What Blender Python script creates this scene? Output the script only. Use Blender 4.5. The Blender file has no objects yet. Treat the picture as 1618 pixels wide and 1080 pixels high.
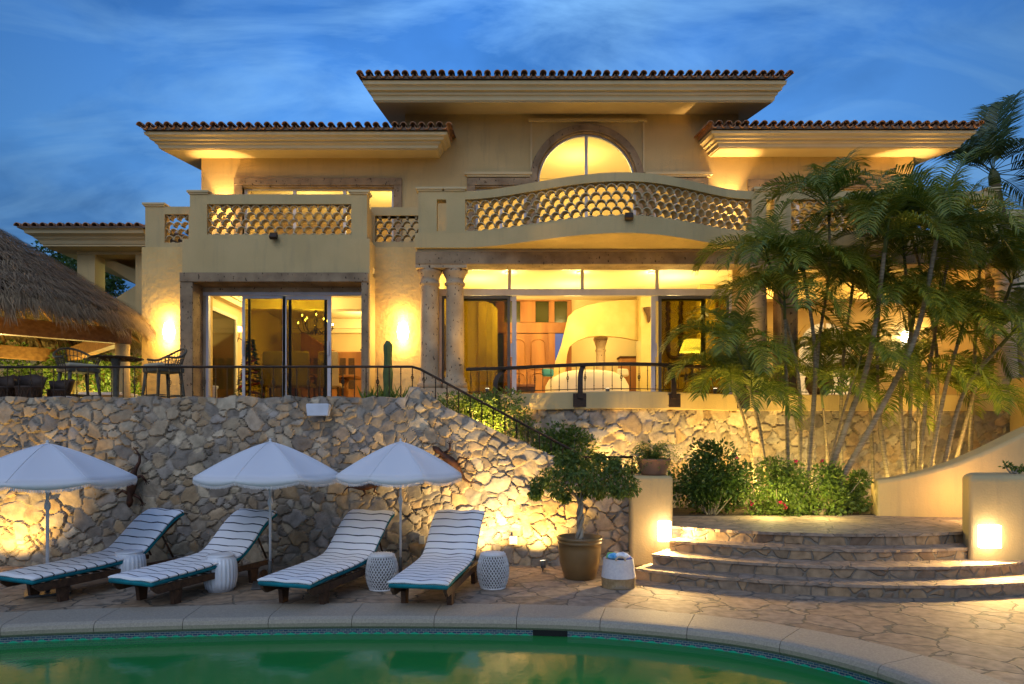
import bpy, bmesh, math, random
import numpy as np
from mathutils import Vector, Matrix, Euler
R = math.radians
random.seed(7)
scene = bpy.context.scene
COL = scene.collection

# ---------------------------------------------------------------- camera
F, VX, HY, EYE = 1079.0, 803.0, 690.0, 1.92
cam_d = bpy.data.cameras.new('camera')
cam_d.sensor_width = 36.0; cam_d.lens = 36.0 * F / 1618.0
cam_d.shift_x = (809.0 - VX) / 1618.0
cam_d.shift_y = (HY - 540.0) / 1618.0
cam_d.clip_end = 600; cam_d.clip_start = 0.05
cam = bpy.data.objects.new('camera', cam_d); COL.objects.link(cam)
cam.location = (0, 0, EYE); cam.rotation_euler = (R(90), 0, 0)
scene.camera = cam
def PX(px, D): return (px - VX) / F * D
def PZ(py, D): return EYE + (HY - py) / F * D
def W(px, py, D): return Vector((PX(px, D), D, PZ(py, D)))

# ---------------------------------------------------------------- view, render
scene.render.engine = 'CYCLES'
scene.view_settings.view_transform = 'Standard'
scene.view_settings.look = 'None'
scene.view_settings.exposure = 0.6
scene.view_settings.gamma = 1.0
cy = scene.cycles
cy.use_denoising = True
cy.max_bounces = 8; cy.diffuse_bounces = 4; cy.glossy_bounces = 3; cy.transparent_max_bounces = 12; cy.transmission_bounces = 4
cy.sample_clamp_indirect = 4.0
cy.caustics_reflective = False; cy.caustics_refractive = False

# ---------------------------------------------------------------- dusk sky
SUN_EL, SUN_ROT = R(-1.5), R(200)
world = bpy.data.worlds.new('World'); scene.world = world; world.use_nodes = True
nt = world.node_tree; N = nt.nodes; L = nt.links
for n in list(N): N.remove(n)
def nd(t, **k):
    n = N.new(t)
    for a, b in k.items():
        if a.startswith('i_'):
            n.inputs[int(a[2:])].default_value = b
        else: setattr(n, a, b)
    return n
out = nd('ShaderNodeOutputWorld'); bg = nd('ShaderNodeBackground')
L.new(bg.outputs[0], out.inputs[0])
sky = nd('ShaderNodeTexSky', sky_type='NISHITA', sun_disc=False, sun_elevation=SUN_EL, sun_rotation=SUN_ROT, altitude=20, air_density=1.3, dust_density=0.3, ozone_density=3.0)
tc = nd('ShaderNodeTexCoord'); sep = nd('ShaderNodeSeparateXYZ'); L.new(tc.outputs['Generated'], sep.inputs[0])
za = nd('ShaderNodeMath', operation='ADD', i_1=0.28); L.new(sep.outputs[2], za.inputs[0])
zm = nd('ShaderNodeMath', operation='MAXIMUM', i_1=0.05); L.new(za.outputs[0], zm.inputs[0])
dx = nd('ShaderNodeMath', operation='DIVIDE'); L.new(sep.outputs[0], dx.inputs[0]); L.new(zm.outputs[0], dx.inputs[1])
dy = nd('ShaderNodeMath', operation='DIVIDE'); L.new(sep.outputs[1], dy.inputs[0]); L.new(zm.outputs[0], dy.inputs[1])
cb = nd('ShaderNodeCombineXYZ'); L.new(dx.outputs[0], cb.inputs[0]); L.new(dy.outputs[0], cb.inputs[1])
mp = nd('ShaderNodeMapping'); mp.inputs['Rotation'].default_value = (0, 0, R(-32)); mp.inputs['Scale'].default_value = (0.95, 2.3, 1); L.new(cb.outputs[0], mp.inputs[0])
n1 = nd('ShaderNodeTexNoise'); n1.inputs['Scale'].default_value = 2.4; n1.inputs['Detail'].default_value = 7; n1.inputs['Roughness'].default_value = 0.58; n1.inputs['Distortion'].default_value = 0.6
L.new(mp.outputs[0], n1.inputs['Vector'])
r1 = nd('ShaderNodeMapRange', i_1=0.45, i_2=0.74, i_3=0.0, i_4=0.6); L.new(n1.outputs[0], r1.inputs[0])
n2 = nd('ShaderNodeTexNoise'); n2.inputs['Scale'].default_value = 1.35; n2.inputs['Detail'].default_value = 6; L.new(cb.outputs[0], n2.inputs['Vector'])
r2 = nd('ShaderNodeMapRange', i_1=0.40, i_2=0.58, i_3=0.0, i_4=0.8); L.new(n2.outputs[0], r2.inputs[0])
# dusk blue, brightest low down
el = nd('ShaderNodeValToRGB'); L.new(sep.outputs[2], el.inputs[0])
cr = el.color_ramp
cr.elements[0].position = 0.0; cr.elements[0].color = (0.17, 0.40, 0.74, 1)
cr.elements[1].position = 0.75; cr.elements[1].color = (0.012, 0.065, 0.26, 1)
e = cr.elements.new(0.34); e.color = (0.070, 0.235, 0.56, 1)
e = cr.elements.new(0.5); e.color = (0.034, 0.145, 0.43, 1)
skm = nd('ShaderNodeMixRGB', blend_type='ADD'); skm.inputs[0].default_value = 0.10
L.new(el.outputs[0], skm.inputs[1]); L.new(sky.outputs[0], skm.inputs[2])
m1 = nd('ShaderNodeMixRGB'); L.new(r2.outputs[0], m1.inputs[0]); L.new(skm.outputs[0], m1.inputs[1]); m1.inputs[2].default_value = (0.016, 0.070, 0.205, 1)
m2 = nd('ShaderNodeMixRGB'); L.new(r1.outputs[0], m2.inputs[0]); L.new(m1.outputs[0], m2.inputs[1]); m2.inputs[2].default_value = (0.17, 0.36, 0.62, 1)
# the after-sunset side of the sky lies behind the camera
rn = nd('ShaderNodeMapRange', i_1=0.05, i_2=-0.9, i_3=0.0, i_4=0.95); L.new(sep.outputs[1], rn.inputs[0])
m3 = nd('ShaderNodeMixRGB'); L.new(rn.outputs[0], m3.inputs[0]); L.new(m2.outputs[0], m3.inputs[1]); m3.inputs[2].default_value = (0.26, 0.335, 0.49, 1)
# thinner cloud and more light over the middle of the view
ab = nd('ShaderNodeMath', operation='ABSOLUTE'); L.new(sep.outputs[0], ab.inputs[0])
br_ = nd('ShaderNodeMapRange', i_1=0.0, i_2=0.62, i_3=1.62, i_4=0.58); L.new(ab.outputs[0], br_.inputs[0])
m4 = nd('ShaderNodeMixRGB', blend_type='MULTIPLY'); m4.inputs[0].default_value = 1.0; L.new(m3.outputs[0], m4.inputs[1]); L.new(br_.outputs[0], m4.inputs[2])
L.new(m4.outputs[0], bg.inputs[0]); bg.inputs[1].default_value = 1.0
# the faint last light from behind the camera
sd = bpy.data.lights.new('sun', 'SUN'); sd.energy = 0.4; sd.angle = R(40); sd.color = (0.92, 0.93, 1.0)
so = bpy.data.objects.new('sun', sd); COL.objects.link(so); so.rotation_euler = (R(50), 0, R(-20))

WARM = (1.0, 0.62, 0.16)
COOLW = (1.0, 0.74, 0.26)
def point(loc, w, color=WARM, rad=0.06):
    d = bpy.data.lights.new('lamp_or_fill_light', 'POINT'); d.energy = w; d.color = color; d.shadow_soft_size = rad
    o = bpy.data.objects.new('lamp_or_fill_light', d); COL.objects.link(o); o.location = loc; return o
def spot(loc, target, w, ang=60, blend=0.4, color=WARM, rad=0.04):
    d = bpy.data.lights.new('spot_light', 'SPOT'); d.energy = w; d.color = color; d.shadow_soft_size = rad; d.spot_size = R(ang); d.spot_blend = blend
    o = bpy.data.objects.new('spot_light', d); COL.objects.link(o); o.location = loc
    o.rotation_euler = (Vector(target) - Vector(loc)).to_track_quat('-Z', 'Y').to_euler(); return o

# ---------------------------------------------------------------- materials
def newmat(name):
    m = bpy.data.materials.new(name); m.use_nodes = True
    return m, m.node_tree.nodes, m.node_tree.links, m.node_tree.nodes['Principled BSDF']
def add_bump(n, l, p, scale, strength, detail=4, dist=0.02, coord='Object', extra=None):
    t = n.new('ShaderNodeTexCoord'); no = n.new('ShaderNodeTexNoise'); no.inputs['Scale'].default_value = scale; no.inputs['Detail'].default_value = detail
    l.new(t.outputs[coord], no.inputs['Vector'])
    b = n.new('ShaderNodeBump'); b.inputs['Strength'].default_value = strength; b.inputs['Distance'].default_value = dist
    l.new(no.outputs[0], b.inputs['Height'])
    if extra is not None: l.new(extra, b.inputs['Normal'])
    l.new(b.outputs[0], p.inputs['Normal']); return b
def M(name, c1, c2=None, scale=3, rough=0.7, bscale=None, bstr=0.3, metal=0.0, detail=5, dist=0.02, spec=0.3, stretch=None):
    m, n, l, p = newmat(name)
    p.inputs['Roughness'].default_value = rough; p.inputs['Metallic'].default_value = metal
    p.inputs['Specular IOR Level'].default_value = spec
    if c2 is None: c2 = tuple(x * 0.82 for x in c1)
    t = n.new('ShaderNodeTexCoord'); mp = n.new('ShaderNodeMapping'); l.new(t.outputs['Object'], mp.inputs[0])
    if stretch: mp.inputs['Scale'].default_value = stretch
    no = n.new('ShaderNodeTexNoise'); no.inputs['Scale'].default_value = scale; no.inputs['Detail'].default_value = detail
    l.new(mp.outputs[0], no.inputs['Vector'])
    mr = n.new('ShaderNodeMapRange'); mr.inputs[1].default_value = 0.35; mr.inputs[2].default_value = 0.65; l.new(no.outputs[0], mr.inputs[0])
    mx = n.new('ShaderNodeMixRGB'); mx.inputs[1].default_value = (*c1, 1); mx.inputs[2].default_value = (*c2, 1)
    l.new(mr.outputs[0], mx.inputs[0]); l.new(mx.outputs[0], p.inputs['Base Color'])
    if bscale: add_bump(n, l, p, bscale, bstr, dist=dist)
    return m
def EM(name, color, strength, base=0.8):
    m, n, l, p = newmat(name); p.inputs['Base Color'].default_value = (base, base, base, 1)
    p.inputs['Emission Color'].default_value = (*color, 1); p.inputs['Emission Strength'].default_value = strength; return m
def GLASS(name, tint, refl=1.0):
    m = bpy.data.materials.new(name); m.use_nodes = True; n = m.node_tree.nodes; l = m.node_tree.links
    for x in list(n): n.remove(x)
    o = n.new('ShaderNodeOutputMaterial'); mx = n.new('ShaderNodeMixShader'); tr = n.new('ShaderNodeBsdfTransparent'); gl = n.new('ShaderNodeBsdfGlossy')
    tr.inputs[0].default_value = (*tint, 1); gl.inputs['Roughness'].default_value = 0.01; gl.inputs[0].default_value = (refl, refl, refl, 1)
    fr = n.new('ShaderNodeFresnel'); fr.inputs[0].default_value = 1.5
    fm = n.new('ShaderNodeMath'); fm.operation = 'MULTIPLY'; fm.inputs[1].default_value = 0.25; l.new(fr.outputs[0], fm.inputs[0]); l.new(fm.outputs[0], mx.inputs[0]); l.new(tr.outputs[0], mx.inputs[1]); l.new(gl.outputs[0], mx.inputs[2]); l.new(mx.outputs[0], o.inputs[0]); return m
def LEAF(name, ca, cb_, rough=0.5, trans=0.35):
    m, n, l, p = newmat(name)
    g = n.new('ShaderNodeNewGeometry'); cr = n.new('ShaderNodeValToRGB'); l.new(g.outputs['Random Per Island'], cr.inputs[0])
    cr.color_ramp.elements[0].color = (*ca, 1); cr.color_ramp.elements[1].color = (*cb_, 1)
    l.new(cr.outputs[0], p.inputs['Base Color']); p.inputs['Roughness'].default_value = rough
    tl = n.new('ShaderNodeBsdfTranslucent'); l.new(cr.outputs[0], tl.inputs[0])
    mx = n.new('ShaderNodeMixShader'); mx.inputs[0].default_value = trans
    l.new(p.outputs[0], mx.inputs[1]); l.new(tl.outputs[0], mx.inputs[2]); l.new(mx.outputs[0], n['Material Output'].inputs[0]); return m
def CANTERA(name, c1, c2):
    m, n, l, p = newmat(name); p.inputs['Roughness'].default_value = 0.85; p.inputs['Specular IOR Level'].default_value = 0.2
    t = n.new('ShaderNodeTexCoord'); no = n.new('ShaderNodeTexNoise'); no.inputs['Scale'].default_value = 3.2; no.inputs['Detail'].default_value = 7; l.new(t.outputs['Object'], no.inputs['Vector'])
    cr = n.new('ShaderNodeValToRGB'); l.new(no.outputs[0], cr.inputs[0])
    cr.color_ramp.elements[0].position = 0.32; cr.color_ramp.elements[0].color = (*c2, 1); cr.color_ramp.elements[1].position = 0.68; cr.color_ramp.elements[1].color = (*c1, 1)
    mp = n.new('ShaderNodeMapping'); mp.inputs['Scale'].default_value = (1.6, 1.6, 1); l.new(t.outputs['Object'], mp.inputs[0])
    n2 = n.new('ShaderNodeTexNoise'); n2.inputs['Scale'].default_value = 14; n2.inputs['Detail'].default_value = 2; l.new(mp.outputs[0], n2.inputs['Vector'])
    pit = n.new('ShaderNodeMapRange'); pit.inputs[1].default_value = 0.655; pit.inputs[2].default_value = 0.69; l.new(n2.outputs[0], pit.inputs[0])
    mx = n.new('ShaderNodeMixRGB'); l.new(pit.outputs[0], mx.inputs[0]); l.new(cr.outputs[0], mx.inputs[1]); mx.inputs[2].default_value = (0.05, 0.032, 0.02, 1)
    l.new(mx.outputs[0], p.inputs['Base Color'])
    sub = n.new('ShaderNodeMath'); sub.operation = 'SUBTRACT'; l.new(no.outputs[0], sub.inputs[0]); l.new(pit.outputs[0], sub.inputs[1])
    b = n.new('ShaderNodeBump'); b.inputs['Strength'].default_value = 0.7; b.inputs['Distance'].default_value = 0.012; l.new(sub.outputs[0], b.inputs['Height']); l.new(b.outputs[0], p.inputs['Normal']); return m
def FLAG(name, scale, cols, joint, jw=0.02, jdepth=0.6, warp=0.12, coord='Object', mscale=(1, 1, 1)):
    """irregular flat flagstones: voronoi cells, each with its own stone colour"""
    m, n, l, p = newmat(name); p.inputs['Roughness'].default_value = 0.78; p.inputs['Specular IOR Level'].default_value = 0.22
    t = n.new('ShaderNodeTexCoord'); mp = n.new('ShaderNodeMapping'); mp.inputs['Scale'].default_value = mscale; l.new(t.outputs[coord], mp.inputs[0])
    wn = n.new('ShaderNodeTexNoise'); wn.inputs['Scale'].default_value = 2.2; wn.inputs['Detail'].default_value = 4; l.new(mp.outputs[0], wn.inputs['Vector'])
    vs = n.new('ShaderNodeVectorMath'); vs.operation = 'SCALE'; vs.inputs['Scale'].default_value = warp * 2; l.new(wn.outputs['Color'], vs.inputs[0])
    va = n.new('ShaderNodeVectorMath'); va.operation = 'ADD'; l.new(mp.outputs[0], va.inputs[0]); l.new(vs.outputs[0], va.inputs[1])
    v1 = n.new('ShaderNodeTexVoronoi'); v1.inputs['Scale'].default_value = scale; l.new(va.outputs[0], v1.inputs['Vector'])
    v2 = n.new('ShaderNodeTexVoronoi'); v2.feature = 'DISTANCE_TO_EDGE'; v2.inputs['Scale'].default_value = scale; l.new(va.outputs[0], v2.inputs['Vector'])
    hs = n.new('ShaderNodeSeparateColor'); l.new(v1.outputs['Color'], hs.inputs[0])
    cr = n.new('ShaderNodeValToRGB'); l.new(hs.outputs[0], cr.inputs[0])
    k = len(cols)
    cr.color_ramp.elements[0].color = (*cols[0], 1); cr.color_ramp.elements[1].color = (*cols[-1], 1)
    for i in range(1, k - 1):
        e = cr.color_ramp.elements.new(i / (k - 1)); e.color = (*cols[i], 1)
    ng = n.new('ShaderNodeTexNoise'); ng.inputs['Scale'].default_value = 9; ng.inputs['Detail'].default_value = 6; l.new(t.outputs[coord], ng.inputs['Vector'])
    gm = n.new('ShaderNodeMapRange'); gm.inputs[1].default_value = 0.3; gm.inputs[2].default_value = 0.7; gm.inputs[3].default_value = 0.62; gm.inputs[4].default_value = 1.2; l.new(ng.outputs[0], gm.inputs[0])
    mu = n.new('ShaderNodeMixRGB'); mu.blend_type = 'MULTIPLY'; mu.inputs[0].default_value = 1; l.new(cr.outputs[0], mu.inputs[1]); l.new(gm.outputs[0], mu.inputs[2])
    jm = n.new('ShaderNodeMapRange'); jm.inputs[1].default_value = jw * 0.6; jm.inputs[2].default_value = jw * 1.5; l.new(v2.outputs['Distance'], jm.inputs[0])
    mx = n.new('ShaderNodeMixRGB'); l.new(jm.outputs[0], mx.inputs[0]); mx.inputs[1].default_value = (*joint, 1); l.new(mu.outputs[0], mx.inputs[2])
    l.new(mx.outputs[0], p.inputs['Base Color'])
    # relief: joint, a level per stone, fine grain
    a1 = n.new('ShaderNodeMath'); a1.operation = 'MULTIPLY_ADD'; a1.inputs[1].default_value = 0.5; l.new(hs.outputs[1], a1.inputs[0]); l.new(jm.outputs[0], a1.inputs[2])
    a2 = n.new('ShaderNodeMath'); a2.operation = 'MULTIPLY_ADD'; a2.inputs[1].default_value = 0.7; l.new(ng.outputs[0], a2.inputs[0]); l.new(a1.outputs[0], a2.inputs[2])
    b = n.new('ShaderNodeBump'); b.inputs['Strength'].default_value = jdepth; b.inputs['Distance'].default_value = 0.014; l.new(a2.outputs[0], b.inputs['Height']); l.new(b.outputs[0], p.inputs['Normal'])
    return m

def STUCCO(name, c1, c2, c3, bs, bstr, dist):
    m = M(name, c1, c2, 1.5, 0.9, bs, bstr, dist=dist); n = m.node_tree.nodes; l = m.node_tree.links; p = n['Principled BSDF']
    src = p.inputs['Base Color'].links[0].from_socket
    t = n.new('ShaderNodeTexCoord'); mp = n.new('ShaderNodeMapping'); mp.inputs['Scale'].default_value = (3.5, 3.5, 0.45); l.new(t.outputs['Object'], mp.inputs[0])
    no = n.new('ShaderNodeTexNoise'); no.inputs['Scale'].default_value = 1.8; no.inputs['Detail'].default_value = 8; no.inputs['Roughness'].default_value = 0.65; l.new(mp.outputs[0], no.inputs['Vector'])
    mr = n.new('ShaderNodeMapRange'); mr.inputs[1].default_value = 0.52; mr.inputs[2].default_value = 0.78; mr.inputs[4].default_value = 0.6; l.new(no.outputs[0], mr.inputs[0])
    mx = n.new('ShaderNodeMixRGB'); l.new(mr.outputs[0], mx.inputs[0]); l.new(src, mx.inputs[1]); mx.inputs[2].default_value = (*c3, 1); l.new(mx.outputs[0], p.inputs['Base Color']); return m
m_stucco = STUCCO('cream stucco', (0.57, 0.425, 0.20), (0.51, 0.38, 0.175), (0.36, 0.285, 0.16), 38, 0.5, 0.012)
m_stucco_rough = STUCCO('rough trowelled stucco', (0.64, 0.47, 0.20), (0.56, 0.40, 0.16), (0.44, 0.33, 0.16), 9, 0.9, 0.03)
m_trim = M('painted plaster trim', (0.60, 0.475, 0.26), (0.56, 0.44, 0.235), 2, 0.8, 60, 0.15, dist=0.005)
m_grille = M('painted clay tile', (0.54, 0.44, 0.26), (0.42, 0.33, 0.19), 6, 0.85, 40, 0.3, dist=0.006)
m_cantera = CANTERA('cantera stone', (0.36, 0.26, 0.155), (0.20, 0.14, 0.085))
m_cantera_l = CANTERA('pale cantera stone', (0.52, 0.39, 0.24), (0.36, 0.26, 0.155))
m_tile = M('clay roof tile', (0.52, 0.25, 0.11), (0.26, 0.15, 0.09), 5, 0.8, 30, 0.4, dist=0.01)
m_intw = M('interior plaster', (0.74, 0.60, 0.33), (0.70, 0.56, 0.30), 1.5, 0.9, 20, 0.15, dist=0.01)
m_intc = M('interior ceiling paint', (0.80, 0.70, 0.46), (0.78, 0.68, 0.44), 1.5, 0.9)
m_intgold = M('yellow waxed plaster', (0.62, 0.49, 0.21), (0.52, 0.40, 0.15), 2.2, 0.7, 12, 0.2, dist=0.01)
m_alu = M('pale aluminium frame', (0.55, 0.53, 0.55), None, 3, 0.4, spec=0.5)
m_alud = M('dark aluminium frame', (0.09, 0.09, 0.085), None, 3, 0.45)
m_glass = GLASS('clear glass', (0.93, 0.93, 0.88))
m_glasst = GLASS('tinted sliding glass', (0.52, 0.48, 0.16), 0.8)
m_iron = M('wrought iron', (0.035, 0.024, 0.017), (0.06, 0.035, 0.02), 20, 0.5, 80, 0.3, metal=0.4, dist=0.003)
m_floor = M('terrace tile floor', (0.40, 0.30, 0.19), (0.32, 0.23, 0.14), 2, 0.5)
m_wood = M('carved door wood', (0.42, 0.19, 0.06), (0.28, 0.11, 0.035), 4, 0.5, 20, 0.3, stretch=(1, 1, 0.12), dist=0.01)
m_wood_d = M('dark teak wood', (0.10, 0.05, 0.025), (0.055, 0.028, 0.015), 5, 0.6, 30, 0.3, stretch=(4, 0.4, 4), dist=0.006)
m_beamw = M('palapa beam wood', (0.30, 0.15, 0.05), (0.20, 0.09, 0.03), 5, 0.6, 25, 0.3, stretch=(0.3, 3, 3), dist=0.01)
m_white = M('white canvas', (0.80, 0.80, 0.80), (0.76, 0.77, 0.79), 3, 0.85, 120, 0.15, dist=0.003)
m_ceram = M('white glazed ceramic', (0.74, 0.76, 0.78), (0.70, 0.72, 0.75), 5, 0.18, spec=0.6)
m_wick = M('white painted wicker', (0.72, 0.72, 0.71), (0.6, 0.6, 0.6), 12, 0.7, 60, 0.3, dist=0.004)
m_terra = M('dark glazed clay pot', (0.19, 0.115, 0.045), (0.13, 0.08, 0.03), 3, 0.35, 14, 0.2, dist=0.01, spec=0.5)
m_terra2 = M('terracotta bowl', (0.28, 0.15, 0.085), (0.20, 0.11, 0.07), 4, 0.8, 30, 0.3, dist=0.008)
m_soil = M('dark soil', (0.05, 0.035, 0.02), (0.03, 0.02, 0.012), 8, 0.95, 20, 0.8, dist=0.03)
m_bark = M('palm stem', (0.30, 0.24, 0.15), (0.16, 0.13, 0.08), 7, 0.8, 25, 0.5, stretch=(1, 1, 5), dist=0.01)
m_twig = M('pale bark', (0.33, 0.29, 0.22), (0.2, 0.17, 0.12), 9, 0.85, 30, 0.5, dist=0.008)
m_leaf = LEAF('shrub leaf', (0.035, 0.075, 0.010), (0.09, 0.16, 0.022))
m_leafl = LEAF('light shrub leaf', (0.07, 0.13, 0.016), (0.17, 0.24, 0.04))
m_palm = LEAF('palm leaflet', (0.085, 0.14, 0.012), (0.26, 0.29, 0.03), 0.45, 0.35)
m_palmd = LEAF('coconut leaflet', (0.03, 0.06, 0.012), (0.09, 0.13, 0.025), 0.45, 0.25)
m_fern = LEAF('fern frond', (0.09, 0.17, 0.02), (0.2, 0.28, 0.04), 0.6, 0.4)
m_flower = M('magenta bract', (0.55, 0.02, 0.10), (0.4, 0.01, 0.07), 5, 0.6)
m_thatch = LEAF('dry palm thatch', (0.15, 0.095, 0.045), (0.36, 0.25, 0.13), 0.85, 0.12)
m_thatchb = M('thatch underlayer', (0.13, 0.08, 0.04), (0.07, 0.045, 0.02), 12, 0.95, 30, 0.8, dist=0.04)
m_linen = M('chair linen', (0.62, 0.50, 0.34), (0.55, 0.44, 0.3), 4, 0.9)
m_rattan = M('grey rattan', (0.10, 0.095, 0.07), (0.06, 0.055, 0.04), 15, 0.7, 60, 0.4, dist=0.004)
m_cush = M('pale cushion', (0.42, 0.38, 0.27), (0.36, 0.32, 0.22), 5, 0.9)
m_leather = M('dark hide leather', (0.06, 0.035, 0.02), (0.035, 0.02, 0.012), 6, 0.6, 20, 0.4, dist=0.01)
m_patio = FLAG('patio flagstone', 2.1, [(0.25, 0.19, 0.13), (0.36, 0.26, 0.17), (0.29, 0.235, 0.18), (0.40, 0.30, 0.20)], (0.15, 0.13, 0.10), 0.022, 0.9, 0.25)
m_riser = FLAG('step stone', 4.2, [(0.25, 0.18, 0.11), (0.37, 0.25, 0.14), (0.32, 0.24, 0.16), (0.17, 0.115, 0.075)], (0.20, 0.17, 0.13), 0.04, 1.0, 0.1)
m_tread = FLAG('tread stone', 2.6, [(0.30, 0.23, 0.16), (0.36, 0.27, 0.19), (0.28, 0.22, 0.17)], (0.2, 0.16, 0.12), 0.02, 0.8, 0.2)

# ---------------------------------------------------------------- mesh building
ORG = {}
class MB:
    def __init__(s): s.V = []; s.F = []; s.S = []
    def add(s, vs, fs, sm=False):
        b = len(s.V); s.V += [tuple(v) for v in vs]; s.F += [tuple(b + i for i in f) for f in fs]; s.S += [sm] * len(fs); return s
    def box(s, x0, x1, y0, y1, z0, z1):
        if x0 > x1: x0, x1 = x1, x0
        return s.add([(x0,y0,z0),(x1,y0,z0),(x1,y1,z0),(x0,y1,z0),(x0,y0,z1),(x1,y0,z1),(x1,y1,z1),(x0,y1,z1)],
                     [(3,2,1,0),(4,5,6,7),(0,1,5,4),(1,2,6,5),(2,3,7,6),(3,0,4,7)])
    def obox(s, c, sz, rot):
        m = Euler(rot).to_matrix(); c = Vector(c); hx, hy, hz = (a / 2 for a in sz)
        vs = [c + m @ Vector((x*hx, y*hy, z*hz)) for z in (-1, 1) for x, y in ((-1,-1),(1,-1),(1,1),(-1,1))]
        return s.add(vs, [(3,2,1,0),(4,5,6,7),(0,1,5,4),(1,2,6,5),(2,3,7,6),(3,0,4,7)])
    def tube(s, pts, r, seg=8, cap=True, sm=True):
        pts = [Vector(p) for p in pts]; n = len(pts)
        rs = list(r) if hasattr(r, '__len__') else [r] * n
        vs = []; up = None
        for i in range(n):
            d = (pts[min(i+1, n-1)] - pts[max(i-1, 0)])
            if d.length < 1e-9: d = Vector((0, 0, 1))
            d.normalize()
            if up is None: up = Vector((1, 0, 0)) if abs(d.x) < 0.9 else Vector((0, 1, 0))
            a = d.cross(up)
            if a.length < 1e-6: a = d.orthogonal()
            a.normalize(); b = a.cross(d).normalized(); up = b
            for k in range(seg):
                t = 2 * math.pi * k / seg
                vs.append(pts[i] + (a * math.cos(t) + b * math.sin(t)) * rs[i])
        fs = [(i*seg+k, i*seg+(k+1) % seg, (i+1)*seg+(k+1) % seg, (i+1)*seg+k) for i in range(n-1) for k in range(seg)]
        s.add(vs, fs, sm)
        if cap:
            b = len(s.V) - len(vs)
            s.F.append(tuple(b + k for k in reversed(range(seg)))); s.S.append(False)
            s.F.append(tuple(b + (n-1)*seg + k for k in range(seg))); s.S.append(False)
        return s
    def lathe(s, prof, seg=24, c=(0, 0, 0), sm=True, flute=0, famp=0.0):
        vs = []
        for r, z in prof:
            for k in range(seg):
                t = 2 * math.pi * k / seg
                rr = r * (1 - famp * abs(math.sin(flute * t / 2)) ** 0.5) if flute and famp else r
                vs.append((c[0] + rr * math.cos(t), c[1] + rr * math.sin(t), c[2] + z))
        n = len(prof)
        s.add(vs, [(i*seg+k, i*seg+(k+1) % seg, (i+1)*seg+(k+1) % seg, (i+1)*seg+k) for i in range(n-1) for k in range(seg)], sm)
        b = len(s.V) - len(vs)
        if prof[0][0] > 1e-4: s.F.append(tuple(b + k for k in reversed(range(seg)))); s.S.append(False)
        if prof[-1][0] > 1e-4: s.F.append(tuple(b + (n-1)*seg + k for k in range(seg))); s.S.append(False)
        return s
    def prism(s, poly, y0, y1, axis='y'):
        """polygon (u,v) extruded: axis y -> (u,y,v); axis x -> (x,u,v); axis z -> (u,v,z)"""
        n = len(poly)
        f = {'y': lambda u, v, w: (u, w, v), 'x': lambda u, v, w: (w, u, v), 'z': lambda u, v, w: (u, v, w)}[axis]
        vs = [f(u, v, y0) for u, v in poly] + [f(u, v, y1) for u, v in poly]
        return s.add(vs, [tuple(range(n)), tuple(reversed(range(n, 2*n)))] + [(i, (i+1) % n, n+(i+1) % n, n+i) for i in range(n)])
    def strip(s, A, B, sm=False):
        n = len(A); return s.add(list(A) + list(B), [(i, i+1, n+i+1, n+i) for i in range(n-1)], sm)
    def build(s, name, mat, parent=None, bevel=0, recalc=True, loc=None, seg=2):
        me = bpy.data.meshes.new(name)
        o_ = ORG.get(parent.name, Vector((0, 0, 0))) if parent else (Vector(loc) if loc is not None else Vector((0, 0, 0)))
        V = [(v[0]-o_[0], v[1]-o_[1], v[2]-o_[2]) for v in s.V] if o_.length > 0 else s.V
        me.from_pydata(V, [], s.F)
        me.polygons.foreach_set('use_smooth', s.S)
        if recalc:
            bm = bmesh.new(); bm.from_mesh(me); bmesh.ops.recalc_face_normals(bm, faces=bm.faces); bm.to_mesh(me); bm.free()
        me.materials.append(mat); me.update()
        o = bpy.data.objects.new(name, me); COL.objects.link(o)
        if parent: o.parent = parent; ORG[o.name] = ORG.get(parent.name, Vector((0, 0, 0)))
        else:
            o.location = o_; ORG[o.name] = o_
        if bevel:
            b = o.modifiers.new('bevel', 'BEVEL'); b.width = bevel; b.segments = seg; b.limit_method = 'ANGLE'
        return o
def tag(o, label=None, cat=None, group=None, kind=None):
    if label: o['label'] = label
    if cat: o['category'] = cat
    if group: o['group'] = group
    if kind: o['kind'] = kind
    return o
def thing(name, label, cat, loc=(0, 0, 0), group=None):
    o = bpy.data.objects.new(name, None); COL.objects.link(o); o.location = loc; o.empty_display_size = 0.2
    ORG[o.name] = Vector(loc); return tag(o, label, cat, group)
def copy_tree(o, label=None, parent=None):
    c = o.copy(); COL.objects.link(c)
    if parent: c.parent = parent
    for ch in [x for x in bpy.data.objects if x.parent == o]: copy_tree(ch, None, c)
    if label: c['label'] = label
    return c
def place(o, x, y, z=0, rz=0, sc=None):
    o.location = (x, y, z); o.rotation_euler = (0, 0, rz)
    if sc: o.scale = sc
    return o

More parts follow.
